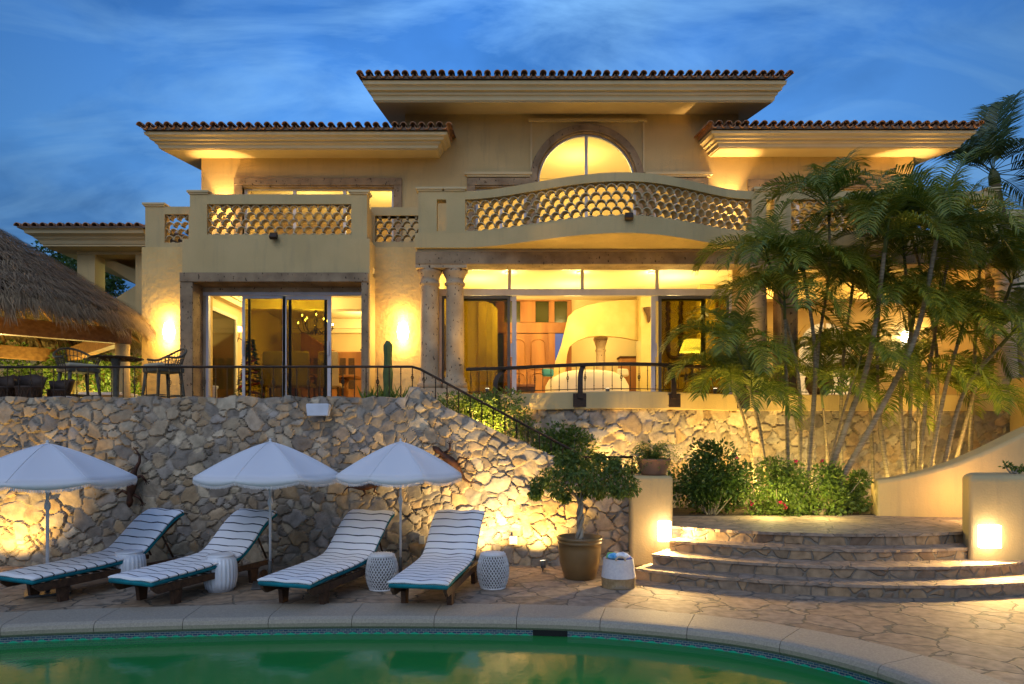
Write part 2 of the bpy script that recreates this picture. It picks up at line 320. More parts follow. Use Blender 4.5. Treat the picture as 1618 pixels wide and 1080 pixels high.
# ================================================================ SITE
def catmull(pts, n=10, closed=True):
    P = [Vector(p) for p in pts]; o = []; k = len(P)
    for i in range(k if closed else k - 1):
        p0, p1, p2, p3 = (P[(i-1) % k], P[i], P[(i+1) % k], P[(i+2) % k]) if closed else (P[max(i-1, 0)], P[i], P[i+1], P[min(i+2, k-1)])
        for j in range(n):
            t = j / n
            o.append(0.5 * ((2*p1) + (-p0+p2)*t + (2*p0-5*p1+4*p2-p3)*t*t + (-p0+3*p1-3*p2+p3)*t**3))
    if not closed: o.append(P[-1])
    return o
pool_in = catmull([(-5.1,6.86),(-3.92,7.03),(-2.67,7.15),(-1.36,7.2),(.31,7.13),(1.27,6.94),(2.25,6.52),(2.92,5.9),(3.25,5.2),(3.45,4.2),(3.4,2.9),(2.9,1.5),(1,0.2),(-4,-0.6),(-8,0),(-9.8,3),(-8.6,5.4),(-6.6,6.45)], 10)
NP = len(pool_in)
def norm2(P, i):
    d = P[(i+1) % NP] - P[(i-1) % NP]; v = Vector((d.y, -d.x)).normalized(); return v
cen = Vector((-2.5, 3.4))
def outw(i):
    v = norm2(pool_in, i)
    return v if v.dot(pool_in[i] - cen) > 0 else -v
OW = [outw(i) for i in range(NP)]
def ring(off, z): return [(*(pool_in[i] + OW[i] * off), z) for i in range(NP)]
def ringstrip(m, A, B, sm=False):
    n = len(A); m.add(A + B, [(i, (i+1) % n, n + (i+1) % n, n+i) for i in range(n)], sm)
# open ground far below, one sheet
g = MB(); g.add([(-400,-120,-3.2),(400,-120,-3.2),(400,500,-3.2),(-400,500,-3.2)], [(0,1,2,3)])
tag(g.build('ground', M('dry earth', (0.10,0.08,0.05), (0.06,0.05,0.03), 0.5, 0.95)), kind='structure')
# patio sheet around the pool
p = MB(); A = ring(0.62, 0.0)
def rectpt(v):
    d = Vector((v[0], v[1])) - cen; x0, x1, y0, y1 = -16, 16, -8, 16
    t = min(((x1-cen.x)/d.x if d.x > 0 else (x0-cen.x)/d.x) if abs(d.x) > 1e-6 else 1e9, ((y1-cen.y)/d.y if d.y > 0 else (y0-cen.y)/d.y) if abs(d.y) > 1e-6 else 1e9)
    return (cen.x + d.x*t, cen.y + d.y*t, 0.0)
ringstrip(p, A, [rectpt(a) for a in A])
tag(p.build('patio', m_patio, recalc=False), kind='structure')
for f in bpy.data.objects['patio'].data.polygons: pass
# pool: coping slabs with rounded lip, tile band, basin
pool = thing('swimming_pool', 'large curved swimming pool with pale stone coping and blue green tile band', 'swimming pool', (0, 0, 0))
m_cop = M('speckled pale coping', (0.40, 0.34, 0.25), (0.30, 0.26, 0.20), 60, 0.75, 90, 0.35, dist=0.004)
prof = [(0.62, 0.004), (0.60, 0.022), (0.10, 0.026), (0.04, 0.022), (0.005, 0.0), (-0.012, -0.035), (-0.005, -0.075), (0.02, -0.10), (0.08, -0.105)]
c = MB()
def pp(fi):
    i = int(math.floor(fi)) % NP; t = fi - math.floor(fi)
    return pool_in[i].lerp(pool_in[(i+1) % NP], t), OW[i].lerp(OW[(i+1) % NP], t).normalized()
# walk the outline by arc length into slabs of about 0.95 m
acc = [0]
for i in range(NP): acc.append(acc[-1] + (pool_in[(i+1) % NP] - pool_in[i]).length)
tot = acc[-1]; ns = int(tot / 0.85)
def at_len(s):
    s = s % tot
    lo = int(np.searchsorted(acc, s, side='right')) - 1; lo = min(max(lo, 0), NP-1)
    return pp(lo + (s - acc[lo]) / max(acc[lo+1] - acc[lo], 1e-6))
for k in range(ns):
    s0 = k * tot / ns + 0.003; s1 = (k+1) * tot / ns - 0.003
    rows = []
    for j in range(7):
        q, w = at_len(s0 + (s1 - s0) * j / 6)
        rows.append([(q.x + w.x*o_, q.y + w.y*o_, z) for o_, z in prof])
    m_ = len(prof)
    c.add([v for r_ in rows for v in r_], [(a*m_+b, a*m_+b+1, (a+1)*m_+b+1, (a+1)*m_+b) for a in range(6) for b in range(m_-1)]
          + [tuple(range(m_)), tuple(6*m_ + b for b in reversed(range(m_)))])
c.build('coping', m_cop, pool)
# tile band: small rectangular mosaic with a wavy green border
mt, n, l, pr = newmat('mosaic tile band'); pr.inputs['Roughness'].default_value = 0.2
uvn = n.new('ShaderNodeUVMap'); sp_ = n.new('ShaderNodeSeparateXYZ'); l.new(uvn.outputs[0], sp_.inputs[0])
br = n.new('ShaderNodeTexBrick'); l.new(uvn.outputs[0], br.inputs['Vector']); br.inputs['Scale'].default_value = 1.0
br.inputs['Brick Width'].default_value = 0.05; br.inputs['Row Height'].default_value = 0.022; br.inputs['Mortar Size'].default_value = 0.003
br.inputs['Color1'].default_value = (0.02, 0.05, 0.11, 1); br.inputs['Color2'].default_value = (0.05, 0.13, 0.17, 1); br.inputs['Mortar'].default_value = (0.25, 0.27, 0.25, 1)
wv = n.new('ShaderNodeMath'); wv.operation = 'MULTIPLY'; wv.inputs[1].default_value = 2*math.pi/0.13; l.new(sp_.outputs[0], wv.inputs[0])
sn = n.new('ShaderNodeMath'); sn.operation = 'SINE'; l.new(wv.outputs[0], sn.inputs[0])
sa = n.new('ShaderNodeMath'); sa.operation = 'MULTIPLY_ADD'; sa.inputs[1].default_value = 0.009; l.new(sn.outputs[0], sa.inputs[0]); l.new(sp_.outputs[1], sa.inputs[2])
gt = n.new('ShaderNodeMath'); gt.operation = 'LESS_THAN'; gt.inputs[1].default_value = 0.045; l.new(sa.outputs[0], gt.inputs[0])
mx = n.new('ShaderNodeMixRGB'); l.new(gt.outputs[0], mx.inputs[0]); l.new(br.outputs[0], mx.inputs[1]); mx.inputs[2].default_value = (0.02, 0.42, 0.24, 1)
l.new(mx.outputs[0], pr.inputs['Base Color'])
t = MB(); ringstrip(t, ring(0.03, -0.10), ring(0.03, -0.20))
tb = t.build('tile_band', mt, pool, recalc=False)
uv = tb.data.uv_layers.new(name='UVMap')
for pl in tb.data.polygons:
    i = pl.index
    for li in pl.loop_indices:
        vi = tb.data.loops[li].vertex_index
        k = vi % NP
        if k == 0 and i == NP - 1: u = tot
        else: u = acc[k]
        uv.data[li].uv = (u, 0.10 if vi < NP else 0.0)
b = MB(); ringstrip(b, ring(0.031, -0.20), ring(0.031, -1.5)); b.add([(*q, -1.5) for q in [tuple(x) for x in pool_in]], [tuple(range(NP))])
b.build('basin', M('pool plaster', (0.03, 0.16, 0.11), None, 2, 0.6), pool)
sk = MB(); q, w = at_len(acc[41]); ang = math.atan2(w.y, w.x)
sk.obox((q.x + w.x*0.035, q.y + w.y*0.035, -0.125), (0.03, 0.36, 0.075), (0, 0, ang)); sk.build('skimmer_opening', M('black plastic', (0.012, 0.012, 0.012), None, 3, 0.5), pool)
# water
mw, n, l, pr = newmat('dark green pool water')
pr.inputs['Base Color'].default_value = (0.018, 0.21, 0.045, 1); pr.inputs['Roughness'].default_value = 0.09; pr.inputs['IOR'].default_value = 1.33
pr.inputs['Specular IOR Level'].default_value = 0.5
t_ = n.new('ShaderNodeTexCoord'); a = n.new('ShaderNodeTexNoise'); a.inputs['Scale'].default_value = 9; a.inputs['Detail'].default_value = 3; l.new(t_.outputs['Object'], a.inputs['Vector'])
bq = n.new('ShaderNodeBump'); bq.inputs['Strength'].default_value = 0.13; bq.inputs['Distance'].default_value = 0.012; l.new(a.outputs[0], bq.inputs['Height']); l.new(bq.outputs[0], pr.inputs['Normal'])
w_ = MB(); w_.add([(*tuple(pool_in[i] + OW[i]*0.028), -0.165) for i in range(NP)], [tuple(range(NP))])
wo = w_.build('water', mw, recalc=False); tag(wo, kind='structure')
if wo.data.polygons[0].normal.z < 0: wo.data.flip_normals()
pa = bpy.data.objects['patio']
if pa.data.polygons[0].normal.z < 0: pa.data.flip_normals()

# ---------------------------------------------------------------- garden steps and landing
SC = Vector((4.9, 13.45)); SR = [5.3, 4.93, 4.53, 4.2]; SZ = [0.15, 0.30, 0.45, 0.61]
steps = thing('garden_steps', 'four broad curved stone steps rising to the garden landing', 'steps', (4.9, 9, 0))
def arcp(r, a0, a1, n=40): return [(SC.x + r*math.sin(a0 + (a1-a0)*i/n), SC.y - r*math.cos(a0 + (a1-a0)*i/n)) for i in range(n+1)]
A0 = [(-37, 52), (-36, 50), (-35, 48), (-38, 46)]
for k in range(3):
    r0, r1 = SR[k], SR[k+1] - 0.1
    a0, a1 = R(A0[k][0]), R(A0[k][1])
    z0 = 0 if k == 0 else SZ[k-1] - 0.02
    # riser
    rb = MB(); rb.prism(arcp(r0, a0, a1) + arcp(r1, a1, a0), z0, SZ[k] - 0.035, 'z'); rb.build('riser', m_riser, steps)
    tr = MB(); rng = random.Random(k)
    pts = arcp(r0 + 0.02, a0, a1, 90); pts = [(x + rng.uniform(-.008, .008), y + rng.uniform(-.012, .012)) for x, y in pts]
    tr.prism(pts + arcp(r1, a1, a0, 30), SZ[k] - 0.035, SZ[k], 'z'); tr.build('tread', m_tread, steps)
lr = MB(); lr.prism(arcp(SR[3], R(-40), R(60)) + arcp(SR[3] - 0.3, R(60), R(-40)), SZ[2] - 0.02, SZ[3] - 0.04, 'z'); lr.build('riser', m_riser, steps)
rng = random.Random(9)
pts = [(x + rng.uniform(-.008, .008), y + rng.uniform(-.012, .012)) for x, y in arcp(SR[3] + 0.025, R(-40), R(60), 90)]
ld = MB(); ld.prism(pts + [(9.5, 11.6), (9.5, 12.6), (6.2, 11.45), (2.1, 11.3), (1.9, 10.3)], SZ[3] - 0.04, SZ[3], 'z')
tag(ld.build('landing', m_tread), kind='structure')
# planting bed behind the landing and behind the stair wall
bd = MB(); bd.prism([(-2.6, 11.2), (1.9, 10.6), (2.1, 11.34), (6.2, 11.49), (9.5, 12.64), (13, 12.7), (13, 16), (-2.6, 16)], 0.02, 0.60, 'z')
tag(bd.build('planting_bed', m_soil), kind='structure')

# ---------------------------------------------------------------- rubble stone walls (real relief)
mrub, n, l, pr = newmat('rubble stone')
pr.inputs['Roughness'].default_value = 0.85; pr.inputs['Specular IOR Level'].default_value = 0.25
at = n.new('ShaderNodeVertexColor'); at.layer_name = 'stone'
t_ = n.new('ShaderNodeTexCoord'); no = n.new('ShaderNodeTexNoise'); no.inputs['Scale'].default_value = 7; no.inputs['Detail'].default_value = 8; no.inputs['Roughness'].default_value = 0.65; l.new(t_.outputs['Object'], no.inputs['Vector'])
gm = n.new('ShaderNodeMapRange'); gm.inputs[1].default_value = 0.3; gm.inputs[2].default_value = 0.7; gm.inputs[3].default_value = 0.6; gm.inputs[4].default_value = 1.25; l.new(no.outputs[0], gm.inputs[0])
mu = n.new('ShaderNodeMixRGB'); mu.blend_type = 'MULTIPLY'; mu.inputs[0].default_value = 1; l.new(at.outputs[0], mu.inputs[1]); l.new(gm.outputs[0], mu.inputs[2])
l.new(mu.outputs[0], pr.inputs['Base Color'])
bb = n.new('ShaderNodeBump'); bb.inputs['Strength'].default_value = 0.9; bb.inputs['Distance'].default_value = 0.02; l.new(no.outputs[0], bb.inputs['Height']); l.new(bb.outputs[0], pr.inputs['Normal'])
def rubble(name, path, top, z0, res, seed, smin=0.045, smax=0.20, depth=0.028, thick=0.35, parent=None, lean=0.0):
    """wall following path [(x,y)...]; top(u)->z. Returns the mesh object."""
    rs = np.random.RandomState(seed)
    P = np.array(path, float); seg = np.linalg.norm(P[1:] - P[:-1], axis=1); cu = np.concatenate([[0], np.cumsum(seg)]); Lt = cu[-1]
    nu = int(Lt / res) + 1; U = np.linspace(0, Lt, nu)
    X = np.interp(U, cu, P[:, 0]); Y = np.interp(U, cu, P[:, 1])
    tx = np.gradient(X, U); ty = np.gradient(Y, U); tl = np.hypot(tx, ty); nx = ty / tl; ny = -tx / tl   # faces -Y for +X path
    T = np.array([top(u) for u in U]); H = T.max() - z0; nv = int(H / res) + 1
    nt_ = 6  # rows turning over the top
    # stones: dart throwing with mixed radii
    C = []; Rr = []
    cand = rs.rand(int(Lt * (H + .6) * 420), 3)
    for a, b_, c_ in cand:
        r_ = smin + (smax - smin) * (c_ ** 1.6)
        x_ = -0.3 + a * (Lt + 0.6); z_ = z0 - 0.3 + b_ * (H + 0.9)
        if C:
            CC = np.array(C[-2500:]) if len(C) > 2500 else np.array(C); RR = np.array(Rr[-2500:]) if len(Rr) > 2500 else np.array(Rr)
            d = np.hypot((CC[:, 0] - x_), (CC[:, 1] - z_) * 1.2)
            if (d < (RR + r_) * 0.80).any(): continue
        C.append((x_, z_)); Rr.append(r_)
    C = np.array(C); Rr = np.array(Rr); K = len(C)
    tilt = rs.uniform(-1, 1, (K, 2)) * 0.16; off = rs.uniform(-0.022, 0.024, K)
    pal = np.array([(0.35,0.29,0.21),(0.28,0.245,0.20),(0.25,0.23,0.21),(0.33,0.25,0.16),(0.40,0.35,0.27),(0.20,0.18,0.16),(0.27,0.25,0.235),(0.34,0.27,0.19),(0.30,0.28,0.25)])
    th_ = rs.uniform(0, math.pi, K); cR = np.cos(th_)[None, :]; sR = np.sin(th_)[None, :]
    colr = np.array([1.24, 1.15, 1.02]) * pal[rs.randint(0, len(pal), K)] * rs.uniform(0.78, 1.18, (K, 1))
    VV = np.zeros((nv + nt_, nu, 3)); CL = np.zeros((nv + nt_, nu, 3))
    for j in range(nv + nt_):
        if j < nv:
            Zr = z0 + (T - z0) * j / (nv - 1); back = np.zeros(nu); Zs = Zr
        else:
            k = j - nv + 1; back = np.full(nu, thick * k / nt_); Zr = T; Zs = T + back
        wu = U + 0.028*np.sin(Zs*9 + U*5) + 0.012*np.sin(Zs*27 + U*13 + 1) + 0.003*np.sin(Zs*80 - U*51) + 0.02*np.sin(Zs*3.1 + U*2.3)
        wz = Zs + 0.028*np.sin(U*8 - Zs*6) + 0.012*np.sin(U*25 + Zs*17 + 2) + 0.003*np.sin(U*73 + Zs*67)
        dux = wu[:, None] - C[None, :, 0]; duz = (wz[:, None] - C[None, :, 1]) * 1.2
        ra_ = dux*cR + duz*sR; rb2 = duz*cR - dux*sR
        D = 0.66*np.hypot(ra_, rb2) + 0.42*np.maximum(np.abs(ra_), np.abs(rb2)*1.15) - Rr[None, :] * 0.75
        idx = np.argpartition(D, 2, axis=1)[:, :2]
        d2 = np.take_along_axis(D, idx, 1); sw = d2[:, 0] > d2[:, 1]
        i1 = np.where(sw, idx[:, 1], idx[:, 0]); f1 = d2.min(1); f2 = d2.max(1)
        e = np.clip((f2 - f1 - 0.002) / 0.032, 0, 1); e = e * e * (3 - 2*e); e2 = np.clip((f2 - f1) / 0.16, 0, 1) ** 0.5
        disp = e * depth * (0.62 + 0.38 * e2) + e * (off[i1] + tilt[i1, 0]*(wu - C[i1, 0]) + tilt[i1, 1]*(wz - C[i1, 1]))
        disp += e * 0.004 * np.sin(wu*(19 + i1 % 7) + i1) * np.sin(wz*(23 + i1 % 5) + i1*2)
        f = 1 - back / max(thick, 1e-6) if j >= nv else 1
        ln = lean * (T.max() - Zr)
        VV[j, :, 0] = X + nx * (disp * f + ln - back); VV[j, :, 1] = Y + ny * (disp * f + ln - back)
        VV[j, :, 2] = Zr + (disp * 0.6 if j >= nv - 1 else 0)
        mort = np.array((0.27, 0.225, 0.17))
        CL[j] = colr[i1] * e[:, None] + mort * (1 - e[:, None])
    nvv = nv + nt_
    vid = np.arange(nvv * nu).reshape(nvv, nu)
    Fq = np.stack([vid[:-1, :-1], vid[:-1, 1:], vid[1:, 1:], vid[1:, :-1]], -1).reshape(-1, 4)
    V3 = VV.reshape(-1, 3)
    base = len(V3)
    bk = [(X[i] - nx[i]*thick, Y[i] - ny[i]*thick, z0) for i in range(nu)]
    Vall = np.vstack([V3, np.array(bk)])
    rowt = vid[-1]; bk_id = base + np.arange(nu)
    Fb = np.stack([rowt[:-1], rowt[1:], bk_id[1:], bk_id[:-1]], -1)
    faces = np.vstack([Fq, Fb]).tolist()
    endL = [int(v) for v in vid[:, 0]] + [int(bk_id[0])]; endR = [int(v) for v in vid[:, -1]] + [int(bk_id[-1])]
    faces += [endL[::-1], endR]
    o_ = ORG.get(parent.name, Vector((0, 0, 0))) if parent else Vector((0, 0, 0))
    me = bpy.data.meshes.new(name); me.from_pydata((Vall - np.array(o_)).tolist(), [], faces); me.materials.append(mrub)
    ca = me.color_attributes.new('stone', 'FLOAT_COLOR', 'POINT')
    cc = np.ones((len(Vall), 4)); cc[:base, :3] = CL.reshape(-1, 3); cc[base:, :3] = 0.2
    ca.data.foreach_set('color', cc.ravel()); me.update()
    o = bpy.data.objects.new(name, me); COL.objects.link(o)
    if parent: o.parent = parent
    return o
def ztop(px, py, D=10.2): return PZ(py, D)
_tp = [(-12.5, 2.50), (PX(640, 10.2), 2.50), (PX(648, 10.2), 2.66), (PX(668, 10.2), 2.63), (PX(700, 10.2), 2.37), (PX(800, 10.2), 1.93), (PX(900, 10.2), 1.52), (PX(955, 10.2), 1.33), (2.3, 1.30)]
def stair_top(u):
    x = -12.5 + u; return float(np.interp(x, [a for a, _ in _tp], [b for _, b in _tp])) + 0.012*math.sin(x*9)
sw = rubble('terrace_wall', [(-12.5, 10.2), (2.3, 10.2)], stair_top, -0.05, 0.021, 3)
tag(sw, 'long high rubble stone retaining wall behind the sun loungers with a sloping stair end', 'stone wall')
bulge = lambda x, amp, c0=PX(975, 13), hw=3.05: (amp * (0.5 + 0.5*math.cos(math.pi*min(1, abs(x - c0)/hw))))
LWY = 13.45
back_path = [(x, LWY - bulge(x, 0.95)) for x in np.arange(-2.9, 11.3, 0.15)]
bw = rubble('garden_wall', back_path, lambda u: 2.42, 0.4, 0.032, 8, 0.08, 0.25, 0.032)
tag(bw, 'curved rubble stone wall under the living room terrace behind the palms', 'stone wall')
# stair flight behind the sloping wall
st = thing('terrace_stair', 'narrow stone stair climbing behind the sloping rubble wall', 'stair', (0, 11, 0.6))
zz = 2.46; xx = PX(668, 10.8); nst = 12
for i in range(nst):
    s_ = MB(); s_.box(xx + i*0.27, xx + (i+1)*0.27 - 0.004, 10.56, 11.5, 0.35, zz - (i+1)*0.15); s_.build('step', m_tread, st, bevel=0.008)

# ================================================================ VILLA
tf = MB(); tf.box(-16, -1.42, 10.56, 24, -0.02, 2.46); tag(tf.build('terrace_floor', m_floor), kind='structure')
villa = thing('villa', 'two storey cream stucco villa with clay tiled roofs and lit windows at dusk', 'house', (0, 15, 2.46))
def vb(name, boxes, mat, bevel=0, parent=None):
    m = MB()
    for b in boxes: m.box(*b)
    return m.build(name, mat, parent or villa, bevel=bevel)
D1, D2, DL = 15.0, 16.6, 15.2     # ground-floor wall, upper wall, living glazing
BX0, BX1 = PX(288, 14.4), PX(584, 14.4)
FX0, FX1 = PX(284, 14.36), PX(582, 14.36)
# outer walls of the ground floor
vb('wall', [(-8.05, BX0 + .25, D1, D1 + .3, 2.46, 6.09)], m_stucco_rough)
vb('wall', [(BX1 - .25, -1.72, D1, D1 + .3, 2.46, 6.09)], m_stucco_rough)
vb('wall', [(-8.05, -7.75, D1 + .3, 23, 2.46, 6.09)], m_stucco)
# bay block
vb('bay_wall', [(BX0, BX1, 14.4, 14.75, PZ(430, 14.4), 6.10), (BX0, BX0 + .12, 14.4, 15.0, 2.46, PZ(430, 14.4)), (BX1 - .12, BX1, 14.4, 15.0, 2.46, PZ(430, 14.4)), (BX0, BX1, 14.75, 15.0, 5.6, 6.10)], m_stucco)
JW = 0.28
zt = PZ(430, 14.36); zh = PZ(445, 14.36)
vb('stone_surround', [(FX0, FX1, 14.34, 14.98, zh, zt - .004), (FX0, FX0 + .27, 14.36, 14.98, 2.47, zh - .003), (FX1 - .15, FX1, 14.36, 14.98, 2.47, zh - .003)], m_cantera, bevel=0.012)
# upper slab
vb('upper_floor', [(-8.05, 10.3, 15.3, 23, 5.86, 6.09)], m_intc)
vb('bay_floor', [(BX0 + .01, BX1 - .01, 14.76, 15.29, 5.5, 5.62)], m_intc)
# ---- second storey
wz0, wz1 = 6.09, 8.9
wins = [(-6.45, -2.78, 6.2, 8.02), (-.80, .45, 6.2, 8.02), (3.55, 4.65, 6.2, 8.02), (6.0, 9.25, 6.2, 7.98)]
ARX, ARZ, ARR = 1.91, 8.12, 1.22
def wall_with_holes(m, x0, x1, z0, z1, holes, y0, y1):
    xs = x0
    for a, b, c, d in sorted(holes):
        m.box(xs, a, y0, y1, z0, z1)
        if d < z1: m.box(a, b, y0, y1, d, z1)
        if c > z0: m.box(a, b, y0, y1, z0, c)
        xs = b
    m.box(xs, x1, y0, y1, z0, z1)
AW = 1.36
UX0, UX1, UZ1 = PX(640, D2), PX(1167, D2), 10.05
m = MB(); wall_with_holes(m, -7.46, ARX - AW, wz0, wz1, wins[:2], D2, D2 + .3); m.build('wall', m_stucco, villa)
m = MB(); wall_with_holes(m, ARX + AW, 9.85, wz0, wz1, wins[2:], D2, D2 + .3); m.build('wall', m_stucco, villa)
arc = [(ARX + ARR*math.cos(t), ARZ + ARR*math.sin(t)) for t in [math.pi * i / 32 for i in range(33)]]
m = MB()
for side in (-1, 1):
    half = sorted([p for p in arc if (p[0] - ARX) * side >= -1e-6], key=lambda p: p[1])
    xo = ARX + side * AW
    m.prism([(xo, ARZ)] + half + [(ARX, 9.42), (xo, 9.42)], D2, D2 + .3)
    m.box(ARX + side*ARR, xo, D2, D2 + .3, wz0, ARZ)
m.build('arch_wall', m_stucco, villa)
vb('upper_wall', [(UX0, ARX - AW, D2, D2 + .3, wz1, UZ1), (ARX - AW, ARX + AW, D2, D2 + .3, 9.42, UZ1), (ARX + AW, UX1, D2, D2 + .3, wz1, UZ1)], m_stucco)
vb('side_wall', [(-7.46, -7.16, D2 + .3, 22, 6.09, 8.9), (9.55, 9.85, D2 + .3, 22, 6.09, 8.9), (UX0, UX0 + .3, D2 + .3, 21, 8.9, UZ1), (UX1 - .3, UX1, D2 + .3, 21, 8.9, UZ1), (-7.46, 9.85, 22, 22.3, 6.09, 8.9), (UX0, UX1, 21, 21.3, 8.9, UZ1)], m_stucco)

vb('upper_ceiling', [(-7.15, UX0 - .001, D2 + .301, 21.99, 8.75, 8.85), (UX1 + .001, 9.54, D2 + .301, 21.99, 8.75, 8.85), (UX0 + .301, UX1 - .301, D2 + .301, 20.99, 9.75, 9.85)], m_intc)
vb('room_divider', [(UX0 + .001, UX0 + .15, D2 + .301, 21.9, 6.095, 8.899), (UX1 - .15, UX1, D2 + .301, 21.9, 6.095, 8.899)], m_intw)
vb('interior_wall', [(UX0 + .16, UX1 - .16, 20.7, 20.8, 6.095, 9.74)], m_intw)
# ---- upper windows: stone surround, frame, pane
def surround(x0, x1, z0, z1, w=.2, y=D2, name='window'):
    wf = vb(name, [(x0 - .001, x0 + .07, y + .1, y + .17, z0, z1), (x1 - .07, x1 + .001, y + .1, y + .17, z0, z1), (x0 + .07, x1 - .07, y + .1, y + .17, z1 - .07, z1)] +
            [(x - .035, x + .035, y + .1, y + .17, z0, z1 - .07) for x in ([x0 + (x1-x0)/3, x0 + 2*(x1-x0)/3] if x1 - x0 > 2 else [(x0+x1)/2])], m_alu)
    vb('pane', [(x0 + .07, x1 - .07, y + .13, y + .138, z0, z1 - .07)], m_glass, parent=wf)
    vb('surround', [(x0 - w, x0, y - .06, y + .09, z0 - .02, z1), (x1, x1 + w, y - .06, y + .09, z0 - .02, z1), (x0 - w, x1 + w, y - .064, y + .09, z1 + .001, z1 + w*.9), (x0 - .005, x1 + .005, y - .03, y + .09, z1 - .04, z1 - .002)], m_cantera, bevel=.01, parent=wf)
for w_i in wins: surround(*w_i)
vb('hood_moulding', [(-1.05, .58, D2 - .1, D2, 8.27, 8.33), (-1.0, .53, D2 - .07, D2, 8.225, 8.268)], m_trim)
vb('hood_moulding', [(3.32, 4.95, D2 - .1, D2, 8.27, 8.33), (3.36, 4.91, D2 - .07, D2, 8.225, 8.268)], m_trim)
px0, px1 = PX(838, D2), PX(1018, D2); zt_ = PZ(193, D2)
vb('panel_moulding', [(px0 - .05, px1 + .05, D2 - .09, D2, zt_, zt_ + .06), (px0, px0 + .045, D2 - .05, D2, 8.34, zt_ - .001), (px1 - .045, px1, D2 - .05, D2, 8.34, zt_ - .001)], m_trim)
# arched window
aw = MB()
def arcring(m, r0, r1, y0, y1, n=40, a0=0, a1=math.pi, cx=ARX, cz=ARZ):
    o_ = []
    for i in range(n + 1):
        t = a0 + (a1 - a0) * i / n; o_.append((math.cos(t), math.sin(t)))
    vs = [(cx + r*c_, y, cz + r*s_) for y in (y0, y1) for r in (r0, r1) for c_, s_ in o_]
    k = n + 1; fs = []
    for i in range(n):
        a, b, c_, d = i, k+i, 2*k+i, 3*k+i
        fs += [(a, a+1, b+1, b), (c_, d, d+1, c_+1), (b, b+1, d+1, d), (a, c_, c_+1, a+1)]
    fs += [(0, k, 3*k, 2*k), (n, 2*k+n, 3*k+n, k+n)]
    m.add(vs, fs)
arcring(aw, ARR - .07, ARR - .002, D2 + .1, D2 + .17); aw.box(ARX - .035, ARX + .035, D2 + .1, D2 + .17, 6.1, ARZ + ARR - .07)
for sx in (-1, 1): aw.box(ARX + sx*(ARR - .07), ARX + sx*(ARR - .002), D2 + .1, D2 + .17, 6.1, ARZ)
awf = aw.build('arched_window', m_alu, villa)
gm_ = MB(); gm_.prism([(ARX - ARR + .07, 6.1), (ARX + ARR - .07, 6.1)] + [(ARX + (ARR - .07)*math.cos(t), ARZ + (ARR - .07)*math.sin(t)) for t in [math.pi*i/32 for i in range(33)]], D2 + .13, D2 + .138)
gm_.build('pane', m_glass, awf)
sm_ = MB(); arcring(sm_, ARR, ARR + .17, D2 - .07, D2 - .001, 44); arcring(sm_, ARR - .03, ARR - .004, D2 - .03, D2 + .09, 44)
for sx in (-1, 1): sm_.box(ARX + sx*ARR, ARX + sx*(ARR + .17), D2 - .07, D2 - .001, 6.1, ARZ)
sm_.build('surround', m_cantera, awf, bevel=.012)

